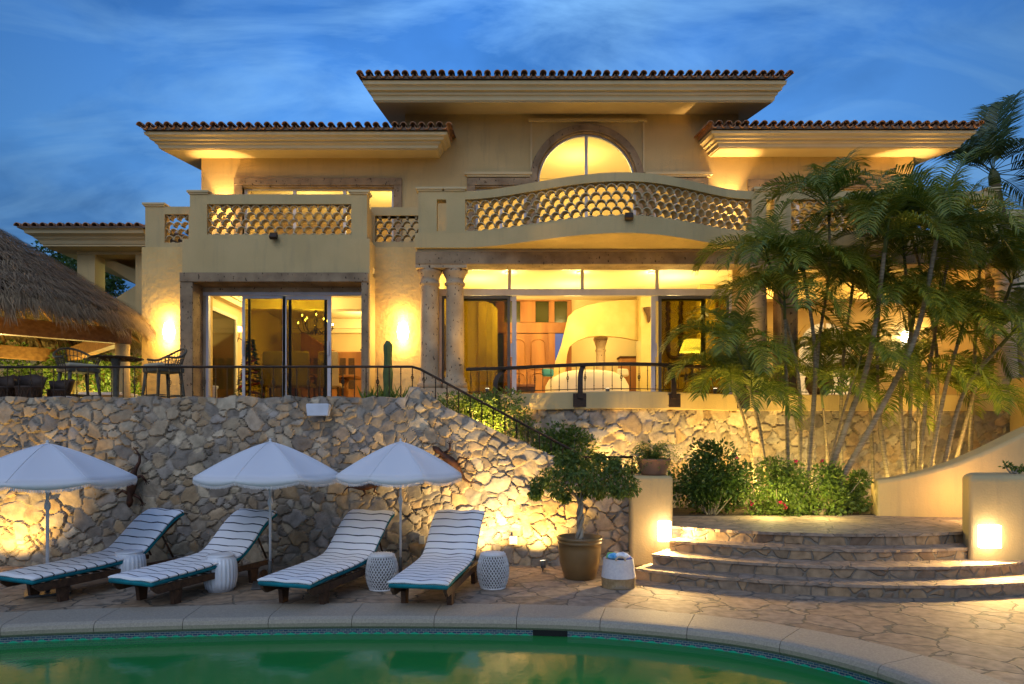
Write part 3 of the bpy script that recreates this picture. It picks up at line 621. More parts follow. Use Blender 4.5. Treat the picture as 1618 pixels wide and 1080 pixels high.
# ---- roofs
def cornice_roof(name, x0, x1, yf, yb, z0, h, outw_, slope, steps_prof):
    """x0,x1,yf: outer edge of the soffit (bottom of cornice); profile rises h and steps outward outw_"""
    path = lambda o: [(x0 - o, yb), (x0 - o, yf - o), (x1 + o, yf - o), (x1 + o, yb)]
    zr = lambda y: (y - yf) * slope
    m = MB(); rows = []
    for o, dz in steps_prof:
        rows.append([(x, y, z0 + dz*h + zr(y)) for x, y in path(o*outw_)])
    vs = [v for r_ in rows for v in r_]; k = 4
    m.add(vs, [(i*k+j, i*k+j+1, (i+1)*k+j+1, (i+1)*k+j) for i in range(len(rows)-1) for j in range(3)])
    b0, b1 = rows[0], rows[-1]
    m.add([b0[0], b0[1], b0[2], b0[3]], [(0, 1, 2, 3)]); m.add(b1, [(3, 2, 1, 0)])
    m.add([r_[0] for r_ in rows], [tuple(range(len(rows)))]); m.add([r_[3] for r_ in rows], [tuple(reversed(range(len(rows))))])
    rf = m.build(name, m_trim, villa, recalc=True)
    # barrel tiles: covers and pans, in courses
    zt0 = z0 + h + .01; X0, X1, Yf = x0 - outw_ - .04, x1 + outw_ + .04, yf - outw_ - .07
    pitch = .205; n_ = int(round((X1 - X0) / pitch)); pitch = (X1 - X0) / n_
    cov = MB(); pan = MB(); seg = 8; course = .38; nc = int((yb - Yf) / course); rg = random.Random(int(x0*10))
    for i in range(n_ + 1):
        for what in (0, 1):
            if what == 1 and i == n_: continue
            cx = X0 + i*pitch + (pitch/2 if what else 0)
            for c_ in range(nc):
                ya, yb_ = Yf + c_*course, Yf + (c_+1)*course + .04
                jx = rg.uniform(-.011, .011); jz = rg.uniform(-.007, .007)
                if what == 0: ra, rb, za = .078, .066, .066 + jz
                else: ra, rb, za = .07, .078, .062 + jz
                def ringp(y, r, ex=0):
                    o2 = []
                    for j in range(seg + 1):
                        t = math.pi * j / seg
                        zz = zt0 + (y - yf + outw_) * slope + za + (r * math.sin(t) if what == 0 else -r * math.sin(t))
                        if what == 0: zz -= .012*0
                        o2.append((cx + jx + r*math.cos(t), y, zz + ex))
                    return o2
                up = .014 if what == 0 else -.002
                A_, B_ = ringp(ya, ra, up), ringp(yb_, rb, 0)
                A2, B2 = ringp(ya, ra - .014, up), ringp(yb_, rb - .014, 0)
                tgt = cov if what == 0 else pan
                tgt.strip(A_, B_, True); tgt.strip(A2, B2, True); tgt.strip(A_, A2)
    cov.build('cover_tiles', m_tile, rf, recalc=False); pan.build('pan_tiles', m_tile, rf, recalc=False)
    bed = MB(); a = .0
    bed.add([(X0 + .05, Yf + .06, zt0 - .012 - .07*slope + 0), (X1 - .05, Yf + .06, zt0 - .012 - .07*slope), (X1 - .05, yb, zt0 - .012 + (yb - yf + outw_)*slope), (X0 + .05, yb, zt0 - .012 + (yb - yf + outw_)*slope),
             (X0 + .05, Yf + .06, zt0 + .035), (X1 - .05, Yf + .06, zt0 + .035), (X1 - .05, yb, zt0 + .035 + (yb - yf + outw_)*slope), (X0 + .05, yb, zt0 + .035 + (yb - yf + outw_)*slope)],
            [(3,2,1,0),(4,5,6,7),(0,1,5,4),(1,2,6,5),(2,3,7,6),(3,0,4,7)])
    bed.build('tile_bed', M('roof mortar', (0.20, 0.15, 0.11), None, 6, .95), rf)
    return rf
PR = [(0, 0), (.0, .06), (.12, .08), (.14, .2), (.2, .3), (.34, .36), (.36, .5), (.62, .56), (.66, .68), (.80, .78), (.92, .82), (.94, .96), (1, 1)]
cornice_roof('roof', PX(254, 15.8), PX(690, 15.8), 15.8, 20.5, PZ(236, 15.8), .34, .27, .16, PR)
cornice_roof('roof', PX(1137, 15.8), PX(1514, 15.8), 15.8, 20.5, PZ(234, 15.8), .34, .27, .16, PR)
cornice_roof('roof', PX(592, 15.5), PX(1221, 15.5), 15.5, 21.0, PZ(161, 15.5), .42, .24, .22, PR)

# ---- balustrades
def scale_panel(pts_fn, L0, L1, z0, z1, parent, name='grille', depth=.16):
    """rows of half-round clay tiles stacked like fish scales; pts_fn(u)->(x,y,tangent angle)"""
    m = MB(); p_ = .206; r_ = .1; rh = .150; n_ = max(1, int(round((L1 - L0) / p_))); p_ = (L1 - L0) / n_
    r_ = p_ / 2 * .99; rows = int((z1 - z0) / rh) + 1; seg = 9; th = .017
    zfn = z0 if callable(z0) else (lambda u: z0)
    for rI in range(rows + 1):
        zc = z0 - .06 + rI * rh
        off = (rI % 2) * .5
        for i in range(n_ + 1):
            u = L0 + (i + off) * p_
            if u > L1 + .01: continue
            x, y, a = pts_fn(u); ca, sa = math.cos(a), math.sin(a)
            def q(lu, dy, z): return (x + lu*ca - dy*sa, y + lu*sa + dy*ca, z)
            angs = [math.pi * (-.06) + math.pi * 1.12 * j / seg for j in range(seg + 1)]
            if u < L0 + r_*.5: angs = [t for t in angs if math.cos(t) > -.05]
            if u > L1 - r_*.5: angs = [t for t in angs if math.cos(t) < .05]
            Ao, Ai, Bo, Bi = [], [], [], []
            for t in angs:
                zo = min(zc + r_*math.sin(t), z1); zi = min(zc + (r_-th)*math.sin(t), z1)
                Ao.append(q(r_*math.cos(t), 0, zo)); Bo.append(q(r_*math.cos(t), depth, zo))
                Ai.append(q((r_-th)*math.cos(t), 0, zi)); Bi.append(q((r_-th)*math.cos(t), depth, zi))
            zs = [v[2] for v in Ao]
            if max(zs) < z0 + .01 or min(zs) > z1 - .02: continue
            m.strip(Ao, Ai); m.strip(Ao, Bo, True); m.strip(Ai, Bi, True); m.strip(Bo, Bi)
    return m.build(name, m_grille, parent, recalc=False)
def straight(y): return lambda u: (u, y, 0.0)
ZB0, ZB1 = 6.10, 7.03
def parapet(x0, x1, y, panels, zb, zt, zp0, zp1, th=.24, name='balustrade'):
    m = MB(); xs = x0
    m.box(x0, x1, y, y + th, zb, zp0); m.box(x0, x1, y, y + th, zp1, zt)
    for a, b in panels: m.box(xs, a, y, y + th, zp0, zp1); xs = b
    m.box(xs, x1, y, y + th, zp0, zp1)
    o = m.build(name, m_stucco, villa)
    for a, b in panels:
        if b - a > .5: scale_panel(straight(y + .04), a, b, zp0, zp1, o)
    return o
def cap(x0, x1, y0, y1, z, parent):
    m = MB(); m.box(x0 - .05, x1 + .05, y0 - .05, y1 + .05, z + .035, z + .075); m.box(x0 - .025, x1 + .025, y0 - .025, y1 + .025, z + .001, z + .034); return m.build('pier_cap', m_trim, parent)
# bay balustrade
zbt = PZ(305, 14.4); 
bb_ = parapet(PX(300, 14.46), PX(580, 14.46), 14.46, [(PX(327, 14.46), PX(555, 14.46))], 6.102, zbt, PZ(370, 14.46), PZ(322, 14.46))
for a, b in ((300, 327), (555, 580)): cap(PX(a, 14.46), PX(b, 14.46), 14.46, 14.7, zbt, bb_)
sr = MB(); sr.box(PX(580, 14.46) - .24, PX(580, 14.46), 14.702, 15.04, 6.102, zbt - .2); sr.build('side_parapet', m_stucco, bb_)
# left and right low parapets on the wall line
lb = parapet(-8.0, PX(300, 15.05), 15.05, [(PX(260, 15.05), PX(298, 15.05))], 6.092, PZ(326, 15.05), PZ(383, 15.05), PZ(338, 15.05)); cap(-8.0, PX(258, 15.05), 15.05, 15.29, PZ(326, 15.05), lb)
rb_ = parapet(PX(586, 15.05), -1.95, 15.05, [(PX(592, 15.05), PX(664, 15.05))], 6.092, PZ(327, 15.05), PZ(382, 15.05), PZ(340, 15.05))
# living-room balcony: straight ends and a bulging middle
LB = 14.2; PC0, PC1 = PX(735, 14.2), PX(1190, 14.2); PCM = PX(985, 13.3)
def by(x):
    if x <= PC0 or x >= PC1: return LB
    t = (x - PC0) / (PCM - PC0) if x < PCM else (PC1 - x) / (PC1 - PCM)
    return LB - 1.02 * (0.5 - 0.5*math.cos(math.pi*t)) ** 0.85
XL0, XL1 = -1.93, PX(1576, LB)
def sweep_wall(x0, x1, z0, z1, fo, bo, name, mat, parent=None, n=64):
    xs = [x0 + (x1-x0)*i/n for i in range(n+1)]
    m = MB(); A_ = [(x, by(x) - fo) for x in xs]; B_ = [(x, by(x) + bo) for x in xs]
    k = n + 1; vs = [(*p_, z) for z in (z0, z1) for P_ in (A_, B_) for p_ in P_]
    fs = []
    for i in range(n): fs += [(i, i+1, 2*k+i+1, 2*k+i), (k+i, 3*k+i, 3*k+i+1, k+i+1), (i, k+i, k+i+1, i+1), (2*k+i, 2*k+i+1, 3*k+i+1, 3*k+i)]
    fs += [(0, 2*k, 3*k, k), (n, k+n, 3*k+n, 2*k+n)]
    m.add(vs, fs); return m.build(name, mat, parent or villa)
zs0, zs1 = 5.84, 6.14
slab = MB(); xs = [XL0 + (PX(1605, LB) - XL0)*i/80 for i in range(81)]
slab.prism([(x, by(x) - .06) for x in xs] + [(PX(1605, LB), 17.2), (-1.72, 17.2), (-1.72, 15.301), (XL0, 15.0)][:0] + [(PX(1605, LB), 15.299), (XL0, 15.299)], zs0, zs1, 'z')
slab.build('balcony_slab', m_stucco, villa)
lp = sweep_wall(XL0 + .06, XL1, zs1, 6.20, 0, .24, 'balustrade', m_stucco)
zp0, zp1, zpt = 6.20, 6.86, 7.03
sweep_wall(XL0 + .06, XL1, zp1, zpt, 0, .24, 'top_rail', m_stucco, lp)
def solid(x0, x1): sweep_wall(x0, x1, zp0, zp1, 0, .24, 'pier', m_stucco, lp, 4)
solid(XL0 + .06, PX(690, LB)); solid(PX(705, LB), PC0 + .0)
solid(PC1 - .03, PX(1211, LB)); solid(PX(1224, LB), PX(1250, LB)); solid(PX(1370, LB), PX(1400, LB)); solid(PX(1500, LB), PX(1512, LB)); solid(PX(1560, LB), XL1)
def curved_fn(x0):
    # arc-length table along by(x)
    xs = np.linspace(PC0, PC1, 400); ys = np.array([by(x) for x in xs]); s = np.concatenate([[0], np.cumsum(np.hypot(np.diff(xs), np.diff(ys)))])
    def f(u):
        x = float(np.interp(u, s, xs)); d = .01; a = math.atan2(by(x + d) - by(x - d), 2*d); return (x - .04*math.sin(a), by(x) + .04*math.cos(a), a)
    return f, float(s[-1])
cf, cl_ = curved_fn(0)
scale_panel(cf, 0.0, cl_ - .02, zp0, zp1, lp)
for a, b in ((1250, 1370), (1400, 1500), (1512, 1560)): scale_panel(straight(LB + .04), PX(a, LB), PX(b, LB), zp0, zp1, lp)
cap(XL0 + .06, PX(697, LB), LB, LB + .24, zpt, lp); cap(PX(704, LB), PX(733, LB), LB, LB + .24, zpt, lp)
cap(PX(1194, LB), PX(1240, LB), LB, LB + .24, zpt, lp); cap(PX(1562, LB), XL1, LB, LB + .24, zpt, lp)
# stone beam and columns
zb0, zb1 = PZ(417, LB), PZ(397, LB)
bm_ = MB(); bm_.box(XL0, PX(1600, LB), LB, LB + .5, zb0, zb1); bm_.build('stone_beam', m_cantera, villa, bevel=.012)
vb('porch_ceiling', [(XL0 + .02, PX(1600, LB) - .02, LB + .502, 15.29, zs0 - .12, zs0 - .01)], m_stucco)
vb('beam_infill', [(XL0 + .03, PX(1600, LB) - .03, LB + .04, LB + .48, zb1, zs0 - .002)], m_trim)
def column(x, y, z0, z1, r=.195, mat=m_cantera_l, parent=None, nm='column'):
    h = z1 - z0
    m = MB(); m.lathe([(r*1.34, z0 + .12), (r*1.36, z0 + .2), (r*1.28, z0 + .25), (r*1.1, z0 + .28), (r*1.16, z0 + .33), (r*1.02, z0 + .37), (r*1.0, z0 + .45), (r*.99, z0 + h*.6), (r*.93, z1 - .42), (r*.95, z1 - .40), (r*1.1, z1 - .38), (r*1.12, z1 - .34), (r*.96, z1 - .32), (r*.97, z1 - .26), (r*1.12, z1 - .20), (r*1.3, z1 - .13), (r*1.36, z1 - .07)], 32, (x, y, 0))
    m.box(x - r*1.36, x + r*1.36, y - r*1.36, y + r*1.36, z1 - .07, z1 - .001); m.box(x - r*1.4, x + r*1.4, y - r*1.4, y + r*1.4, z0, z0 + .12)
    return m.build(nm, mat, parent or villa)
for px in (679, 719): column(PX(px, 14.5), 14.48, 2.82, zb0)
for px in (1196, 1588): column(PX(px, 14.5), 14.48, 2.82, zb0, .2)
vb('column_plinth', [(PX(662, 14.45), PX(737, 14.45), 14.2, 14.76, 2.47, 2.818)], m_cantera_l, bevel=.012)
# living terrace: curved plinth slab
LT = 13.35
def ly(x): return LT - bulge(x, .95)
xs = [-1.35 + (11.2 + 1.35)*i/80 for i in range(81)]
pl_ = MB(); pl_.prism([(x, ly(x)) for x in xs] + [(11.2, 24), (-1.41, 24), (-1.41, 14.2)], 2.43, 2.75, 'z'); pl_.build('terrace_plinth', m_stucco, villa, bevel=.015)
# ---- living glazing
GX0, GX1 = PX(694, DL), PX(1155, DL); zg1 = PZ(424, DL); ztr0, ztr1 = PZ(467, DL), PZ(457, DL)
vb('wall', [(GX0 - .25, GX0, DL - .1, DL + .2, 2.75, 5.7)], m_stucco); vb('wall', [(GX1, PX(1190, DL), DL - .1, DL + .2, 2.75, 5.7)], m_stucco)
vb('lintel', [(GX0, GX1, DL - .1, DL + .15, zg1, 5.715)], m_stucco)
gl = MB(); t_ = .05
gl.box(GX0, GX1, DL - .06, DL + .06, ztr0, ztr1)
for px in (805, 920, 1038): gl.box(PX(px, DL) - .035, PX(px, DL) + .035, DL - .04, DL + .04, ztr1, zg1)
gl.box(GX0, GX1, DL - .04, DL + .04, zg1 - .03, zg1 - .001)
for x in (GX0, GX1 - .06): gl.box(x, x + .06, DL - .05, DL + .05, 2.751, ztr0)
glf = gl.build('glazing_frame', m_alu, villa)
for a, b in ((694, 805), (805, 920), (920, 1038), (1038, 1155)):
    vb('transom_pane', [(PX(a, DL) + .036, PX(b, DL) - .036, DL - .004, DL + .004, ztr1 + .001, zg1 - .031)], m_glass, parent=glf)
def slider(x0, x1, y, z0, z1, glass, fr=m_alu, w=.07, handle=None):   # glass None: frame only, its pane overlaps the other leaf's
    m = MB(); m.box(x0, x0 + w, y - .02, y + .02, z0, z1); m.box(x1 - w, x1, y - .02, y + .02, z0, z1)
    m.box(x0 + w, x1 - w, y - .02, y + .02, z1 - w, z1); m.box(x0 + w, x1 - w, y - .02, y + .02, z0, z0 + w)
    o = m.build('sliding_door', fr, villa)
    if glass: vb('pane', [(x0 + w, x1 - w, y - .003, y + .003, z0 + w, z1 - w)], glass, parent=o)
    if handle: vb('handle', [(handle - .02, handle + .02, y - .06, y - .021, 3.7, 4.0)], m_alu, parent=o)
    return o
slider(GX0 + .06, PX(806, DL), DL - .03, 2.752, ztr0 - .01, m_glasst, m_alud, .06)
slider(PX(720, DL), PX(816, DL), DL + .03, 2.752, ztr0 - .01, m_glass, m_alu, .10, handle=PX(806, DL) + .03)
slider(PX(1029, DL), PX(1115, DL), DL + .03, 2.752, ztr0 - .01, m_glass, m_alu, .10, handle=PX(1036, DL))
slider(PX(1040, DL), GX1 - .06, DL - .03, 2.752, ztr0 - .01, m_glasst, m_alud, .06)
# ---- dining glazing, set back inside the stone surround
DG = 14.9; X0, X1 = FX0 + .27, FX1 - .15; zd1 = PZ(462, DG)
gl = MB(); gl.box(PX(322, DG), X1, DG - .05, DG + .06, zd1 - .07, zd1); gl.box(PX(327, DG), PX(331, DG), DG - .05, DG + .05, 2.6, zd1 - .07)
gl.box(X1 - .02, X1, DG - .05, DG + .05, 2.6, zd1 - .07)
gl.build('glazing_frame', m_alu, villa)
vb('reveal', [(X0, PX(327, DG) - .002, DG - .04, DG + .07, 2.47, zh - .003), (PX(327, DG), X1 - .001, DG - .04, DG + .07, zd1 + .001, zh - .003)], m_cantera_l)
zl = zd1 - .08
slider(PX(384, DG), PX(452, DG), DG - .03, 2.6, zl, m_glasst, m_alu, .06, handle=PX(386, DG))
slider(PX(392, DG), PX(460, DG), DG + .02, 2.6, zl, m_glass, m_alud, .05)
slider(PX(448, DG), PX(524, DG), DG - .03, 2.6, zl, m_glasst, m_alu, .08, handle=PX(520, DG))
slider(PX(456, DG), PX(516, DG), DG + .02, 2.6, zl, m_glass, m_alud, .05)

# ---- interiors (rooms as real shells)
zf = 2.75
vb('interior_floor', [(-7.7, -1.75, D1 + .02, 22, 2.47, 2.74)], m_floor)
# dining
vb('interior_wall', [(-7.0, -6.9, D1 + .3, 21, 2.74, 5.49), (-2.95, -2.85, D1 + .3, 21, 2.74, 5.49), (-6.9, -2.95, 20.9, 21, 2.74, 5.49)], m_intw)
vb('interior_ceiling', [(-7.0, -2.85, D1 + .02, 21, 5.5, 5.6)], m_intc)
for b__ in [(-6.9, -2.95, 20.6, 20.9, 5.2, 5.49), (-6.9, -2.95, 20.7, 20.9, 5.08, 5.198), (-6.9, -2.95, 17.6, 17.95, 5.22, 5.498), (-6.9, -6.65, D1 + .3, 17.59, 5.3, 5.498), (-6.9, -6.7, D1 + .3, 17.59, 5.18, 5.298)]: vb('crown_moulding', [b__], m_intc)
# side sliding door in the left dining wall: white frame, dark glass
sd_ = MB(); 
sd_.box(-6.898, -6.84, 15.45, 15.52, zf, 4.95); sd_.box(-6.898, -6.84, 17.15, 17.25, zf, 4.95); sd_.box(-6.898, -6.84, 15.52, 17.15, 4.86, 4.95)
sdo = sd_.build('side_door', M('white painted frame', (0.75, 0.70, 0.58), None, 3, .5), villa)
vb('pane', [(-6.89, -6.87, 15.521, 17.149, zf, 4.859)], M('night glass', (0.012, 0.014, 0.008), None, 3, .08, spec=.6), parent=sdo)
# living
vb('interior_wall', [(-1.72, -1.6, DL + .2, 19, zf, 5.8), (PX(1190, DL), PX(1190, DL) + .12, DL + .2, 19, zf, 5.8), (-1.6, PX(760, 19) , 19, 19.12, zf, 5.8), (1.2, PX(1190, DL), 19, 19.12, 5.2, 5.8), (3.9, PX(1190, DL), 19.0, 19.12, zf, 5.198), (1.2, 6, 21.5, 21.6, zf, 5.8), (1.08, 1.2, 19.13, 21.5, zf, 5.8)], m_intw)
vb('interior_ceiling', [(-1.72, PX(1190, DL) + .12, DL + .01, 21.6, 5.72, 5.835)], m_intc)
# timber entrance screen with a double door and high windows
es = MB(); X_ = lambda px: PX(px, 18.95); Z_ = lambda py: PZ(py, 18.95)
xs_ = [760, 790, 803, 822, 847, 866, 877, 895, 903]
es.box(X_(758), X_(770), 18.9, 19.1, zf, 5.72)
for a, b in ((783, 797), (822, 846), (867, 876), (896, 903)): es.box(X_(a), X_(b), 18.9, 19.1, Z_(509), Z_(476))
es.box(X_(770), X_(903), 18.9, 19.1, Z_(475.5), 5.72)
es.box(X_(770), X_(903), 18.9, 19.1, Z_(526), Z_(509.5))
es.box(X_(866), X_(877), 18.9, 19.1, zf, Z_(526.5)); es.box(X_(893), X_(903), 18.9, 19.1, zf, Z_(526.5)); es.box(X_(796), X_(803), 18.9, 19.1, zf, Z_(526.5))
eo = es.build('entrance_screen', m_wood, villa, bevel=.006)
gp = MB()
for a, b in ((770, 783), (797, 822), (846, 867), (876, 896)): gp.box(X_(a) + .001, X_(b) - .001, 18.97, 18.98, Z_(509), Z_(476))
gp.box(X_(770), X_(796) , 19.0, 19.01, zf, Z_(526.5)); gp.build('window_pane', M('green night glass', (0.05, 0.05, 0.012), None, 2, .15), eo)
bl = MB(); bl.box(X_(877) + .001, X_(893) - .001, 18.97, 18.98, zf, Z_(526.5)); bl.build('window_pane', EM('dusk seen through window', (0.03, 0.16, 0.6), .35, 0.02), eo)
MB().box(X_(833.6), X_(835), 18.90, 18.929, zf, Z_(527)).build('door_astragal', m_wood, eo)
for a, b in ((803, 834), (834.2, 866)):
    d = MB(); d.box(X_(a), X_(b), 18.93, 19.05, zf, Z_(527)); do = d.build('entrance_door', m_wood, villa, bevel=.005)
    w_ = X_(b) - X_(a); mm = MB()
    for zc0, zc1 in ((zf + .15, zf + .95), (zf + 1.05, Z_(527) - .15)):
        pts = [(X_(a) + .08, 18.92, zc0)] + [(X_(a) + .08 + (w_-.16)*(1-math.cos(math.pi*i/12))/2, 18.92, zc1 - .14 + .14*math.sin(math.pi*i/12)) for i in range(13)] + [(X_(b) - .08, 18.92, zc0), (X_(a) + .08, 18.92, zc0)]
        mm.tube(pts, .022, 6)
    mm.build('carved_panel', m_wood, do)
# sweeping curved plaster wall
def swept(px_py_top, px_py_bot, D, name, curve=.0):
    m = MB(); n_ = len(px_py_top)
    A_ = [W(px, py, D + curve*((i/(n_-1))-.5)**2) for i, (px, py) in enumerate(px_py_top)]; B_ = [W(px, py, D + curve*((i/(n_-1))-.5)**2) for i, (px, py) in enumerate(px_py_bot)]
    off = Vector((0, .16, 0)); k = n_
    vs = A_ + B_ + [v + off for v in A_] + [v + off for v in B_]
    fs = []
    for i in range(n_-1): fs += [(i, k+i, k+i+1, i+1), (2*k+i, 2*k+i+1, 3*k+i+1, 3*k+i), (i, i+1, 2*k+i+1, 2*k+i), (k+i, 3*k+i, 3*k+i+1, k+i+1)]
    fs += [(0, 2*k, 3*k, k), (k-1, 2*k-1, 4*k-1, 3*k-1)]
    m.add(vs, fs); return m.build(name, m_intgold, villa)
T_ = [(872, 600), (878, 570), (887, 545), (893, 520), (898, 500), (908, 490), (925, 483), (950, 477), (980, 474), (1013, 473)]
B_ = [(874, 640), (884, 620), (893, 590), (896, 560), (900, 547), (912, 538), (928, 532), (950, 530), (980, 532), (1013, 538)]
swept(T_, B_, 18.0, 'curved_wall', 1.2)
swept([(756, 474), (768, 476), (778, 480), (786, 488)], [(756, 640), (768, 640), (778, 640), (786, 640)], 17.5, 'curved_wall', .6)
vb('interior_pier', [(PX(1013, 17.9), PX(1032, 17.9), 17.9, 18.6, zf, 5.71), (PX(1106, 17), PX(1130, 17), 17.0, 17.3, zf, 5.71), (PX(1130, 17.6), 5.45, 17.5, 17.6, zf, 5.71), (PX(1058, 18.4), PX(1106, 18.4), 18.3, 18.4, zf, 5.71)], m_intgold)
column(PX(949, 18.6), 18.6, zf, PZ(533, 18.6), .13, m_cantera_l)
# right-hand loggia behind the palms
vb('loggia_wall', [(PX(1190, DL) + .121, 11.0, 17.4, 17.6, zf, 5.82)], m_intw)
vb('loggia_end_wall', [(10.3, 10.6, 14.75, 17.4, zf, 5.82)], m_stucco)
vb('loggia_floor', [(PX(1190, DL) + .121, 11.0, 14.3, 17.4, 2.751, 2.765)], m_floor)
vb('loggia_beam', [(PX(1190, DL) + .13, 10.29, 16.2, 16.6, 5.2, 5.70)], m_trim)
vb('stone_pier', [(PX(1224, 14.6), PX(1250, 14.6), 14.25, 14.7, 2.755, zb0)], m_cantera, bevel=.012)

# ================================================================ POOLSIDE FURNITURE
# ---- striped mattress material: thin dark stripes across, at uneven spacing
def striped(name):
    m, n, l, p = newmat(name); p.inputs['Roughness'].default_value = 0.9; p.inputs['Specular IOR Level'].default_value = 0.1
    u = n.new('ShaderNodeUVMap'); s = n.new('ShaderNodeSeparateXYZ'); l.new(u.outputs[0], s.inputs[0])
    a = n.new('ShaderNodeMath'); a.operation = 'MULTIPLY'; a.inputs[1].default_value = 1/0.128; l.new(s.outputs[0], a.inputs[0])
    f = n.new('ShaderNodeMath'); f.operation = 'FRACT'; l.new(a.outputs[0], f.inputs[0])
    c = n.new('ShaderNodeMath'); c.operation = 'LESS_THAN'; c.inputs[1].default_value = 0.13; l.new(f.outputs[0], c.inputs[0])
    mx = n.new('ShaderNodeMixRGB'); l.new(c.outputs[0], mx.inputs[0]); mx.inputs[1].default_value = (0.80, 0.80, 0.80, 1); mx.inputs[2].default_value = (0.018, 0.02, 0.035, 1)
    l.new(mx.outputs[0], p.inputs['Base Color']); add_bump(n, l, p, 9, 0.5, dist=0.012); return m
m_stripe = striped('striped towelling'); m_teal = M('teal canvas', (0.004, 0.20, 0.24), (0.004, 0.15, 0.19), 8, 0.8, 90, 0.2, dist=0.003)
def lounger_profile():
    """centre line of the mattress underside: (x along, z)"""
    pts = [(0, .27), (.35, .285), (.8, .30), (1.2, .325), (1.36, .36), (1.48, .43), (1.62, .555), (1.78, .70), (1.93, .80), (2.02, .835)]
    return pts
def make_lounger(sd=5):
    t = thing('sun_lounger', 'teak sun lounger', 'sun lounger', (0, 0, 0), 'sun loungers along the stone wall')
    P = catmull([Vector((a, 0, b)) for a, b in lounger_profile()], 5, False); n = len(P); w = .33; rg = random.Random(sd); ph1, ph2 = rg.uniform(0, 6), rg.uniform(0, 6)
    # white striped towel cover over a teal mattress
    def layer(w0, lo, hi, name, mat, x_trim=0, wav=0.0, drop=0.0):
        m = MB(); rows = []; us = []; cu = 0
        for i, p in enumerate(P):
            d = (P[min(i+1, n-1)] - P[max(i-1, 0)]).normalized(); nn = Vector((-d.z, 0, d.x))
            if i: cu += (P[i] - P[i-1]).length
            us.append(cu + ph1*.02)
            wob = wav * math.sin(i*1.7 + ph1); lat = wav * 3 * math.sin(i*.55 + ph2)
            prof_ = [(-w0 + lat, lo), (-w0 - .012, (lo+hi)/2), (-w0 + .004, hi - .012), (-w0 + .03, hi), (-.18, hi + .008 - wob*2), (-.02, hi - .006 + wob*2), (.15, hi + .008 - wob), (w0 - .03, hi), (w0 - .004, hi - .012), (w0 + .012, (lo+hi)/2), (w0, lo)]
            rows.append([p + nn * h + Vector((0, y, 0)) for y, h in prof_])
        k = len(rows[0])
        m.add([v for r_ in rows for v in r_], [(i*k+j, i*k+(j+1) % k, (i+1)*k+(j+1) % k, (i+1)*k+j) for i in range(n-1) for j in range(k)] + [tuple(range(k)), tuple((n-1)*k + j for j in reversed(range(k)))], True)
        o = m.build(name, mat, t)
        uv = o.data.uv_layers.new(name='UVMap')
        for pl in o.data.polygons:
            for li in pl.loop_indices:
                vi = o.data.loops[li].vertex_index; uv.data[li].uv = (us[vi // k], (vi % k) / k)
        return o
    layer(w - .005, .0, .055, 'mattress', m_teal)
    layer(w + .003, .045, .082, 'striped_cover', m_stripe, wav=.003)
    # timber frame: two side rails, slatted back, legs, prop
    f = MB()
    for sy in (-1, 1):
        y = sy * .30
        f.prism([(.10, .17), (1.95, .20), (1.95, .26), (1.3, .262), (.02, .262), (.02, .235)], y - .02, y + .02)
        f.tube([(1.33, y*.9, .30), (1.60, y*.9, .52), (1.98, y*.9, .80)], .02, 6)
    for i in range(9): f.box(.05 + i*.14, .13 + i*.14, -.28, .28, .262, .275)
    f.build('frame', m_wood_d, t, bevel=.004)
    for x, hh in ((.38, .0), (1.62, .0)):
        for sy in (-1, 1):
            lg = MB(); lg.prism([(x - .05, 0), (x + .05, 0), (x + .07, .17), (x + .12, .18), (x - .12, .18), (x - .07, .16)], sy*.27 - .028, sy*.27 + .028); lg.build('leg', m_wood_d, t, bevel=.004)
    b = MB()
    for sy in (-1, 1): b.tube([(1.74, sy*.22, .61), (1.93, sy*.22, .26)], .014, 6)
    b.tube([(1.74, -.22, .61), (1.74, .22, .61)], .012, 6); b.build('back_prop', m_wood_d, t)
    for sy in (-1, 1):
        wh = MB(); wh.prism([(1.78 + .07*math.cos(a*math.pi/8), .07 + .07*math.sin(a*math.pi/8)) for a in range(16)], sy*.315, sy*.315 + .025); wh.build('wheel', m_wood_d, t)
    return t
LN = [((PX(660, 7.42), 7.42), (PX(728, 9.4), 9.4), 'rightmost of the four striped sun loungers, between the two white wicker stools'),
      ((PX(448, 7.5), 7.5), (PX(588, 9.4), 9.4), 'third sun lounger from the left, teal mattress edge showing, umbrella pole behind its back'),
      ((PX(205, 7.62), 7.62), (PX(400, 9.4), 9.4), 'sun lounger between the two fluted white stools, its raised back behind an umbrella pole'),
      ((PX(22, 7.75), 7.75), (PX(238, 9.35), 9.35), 'leftmost sun lounger, its foot end cut by the left edge, beside a fluted stool')]
for i, (a, b, lab) in enumerate(LN):
    o = make_lounger(5 + i)
    dx_, dy_ = b[0]-a[0], b[1]-a[1]
    place(o, a[0], a[1], 0, math.atan2(dy_, dx_)); o['label'] = lab


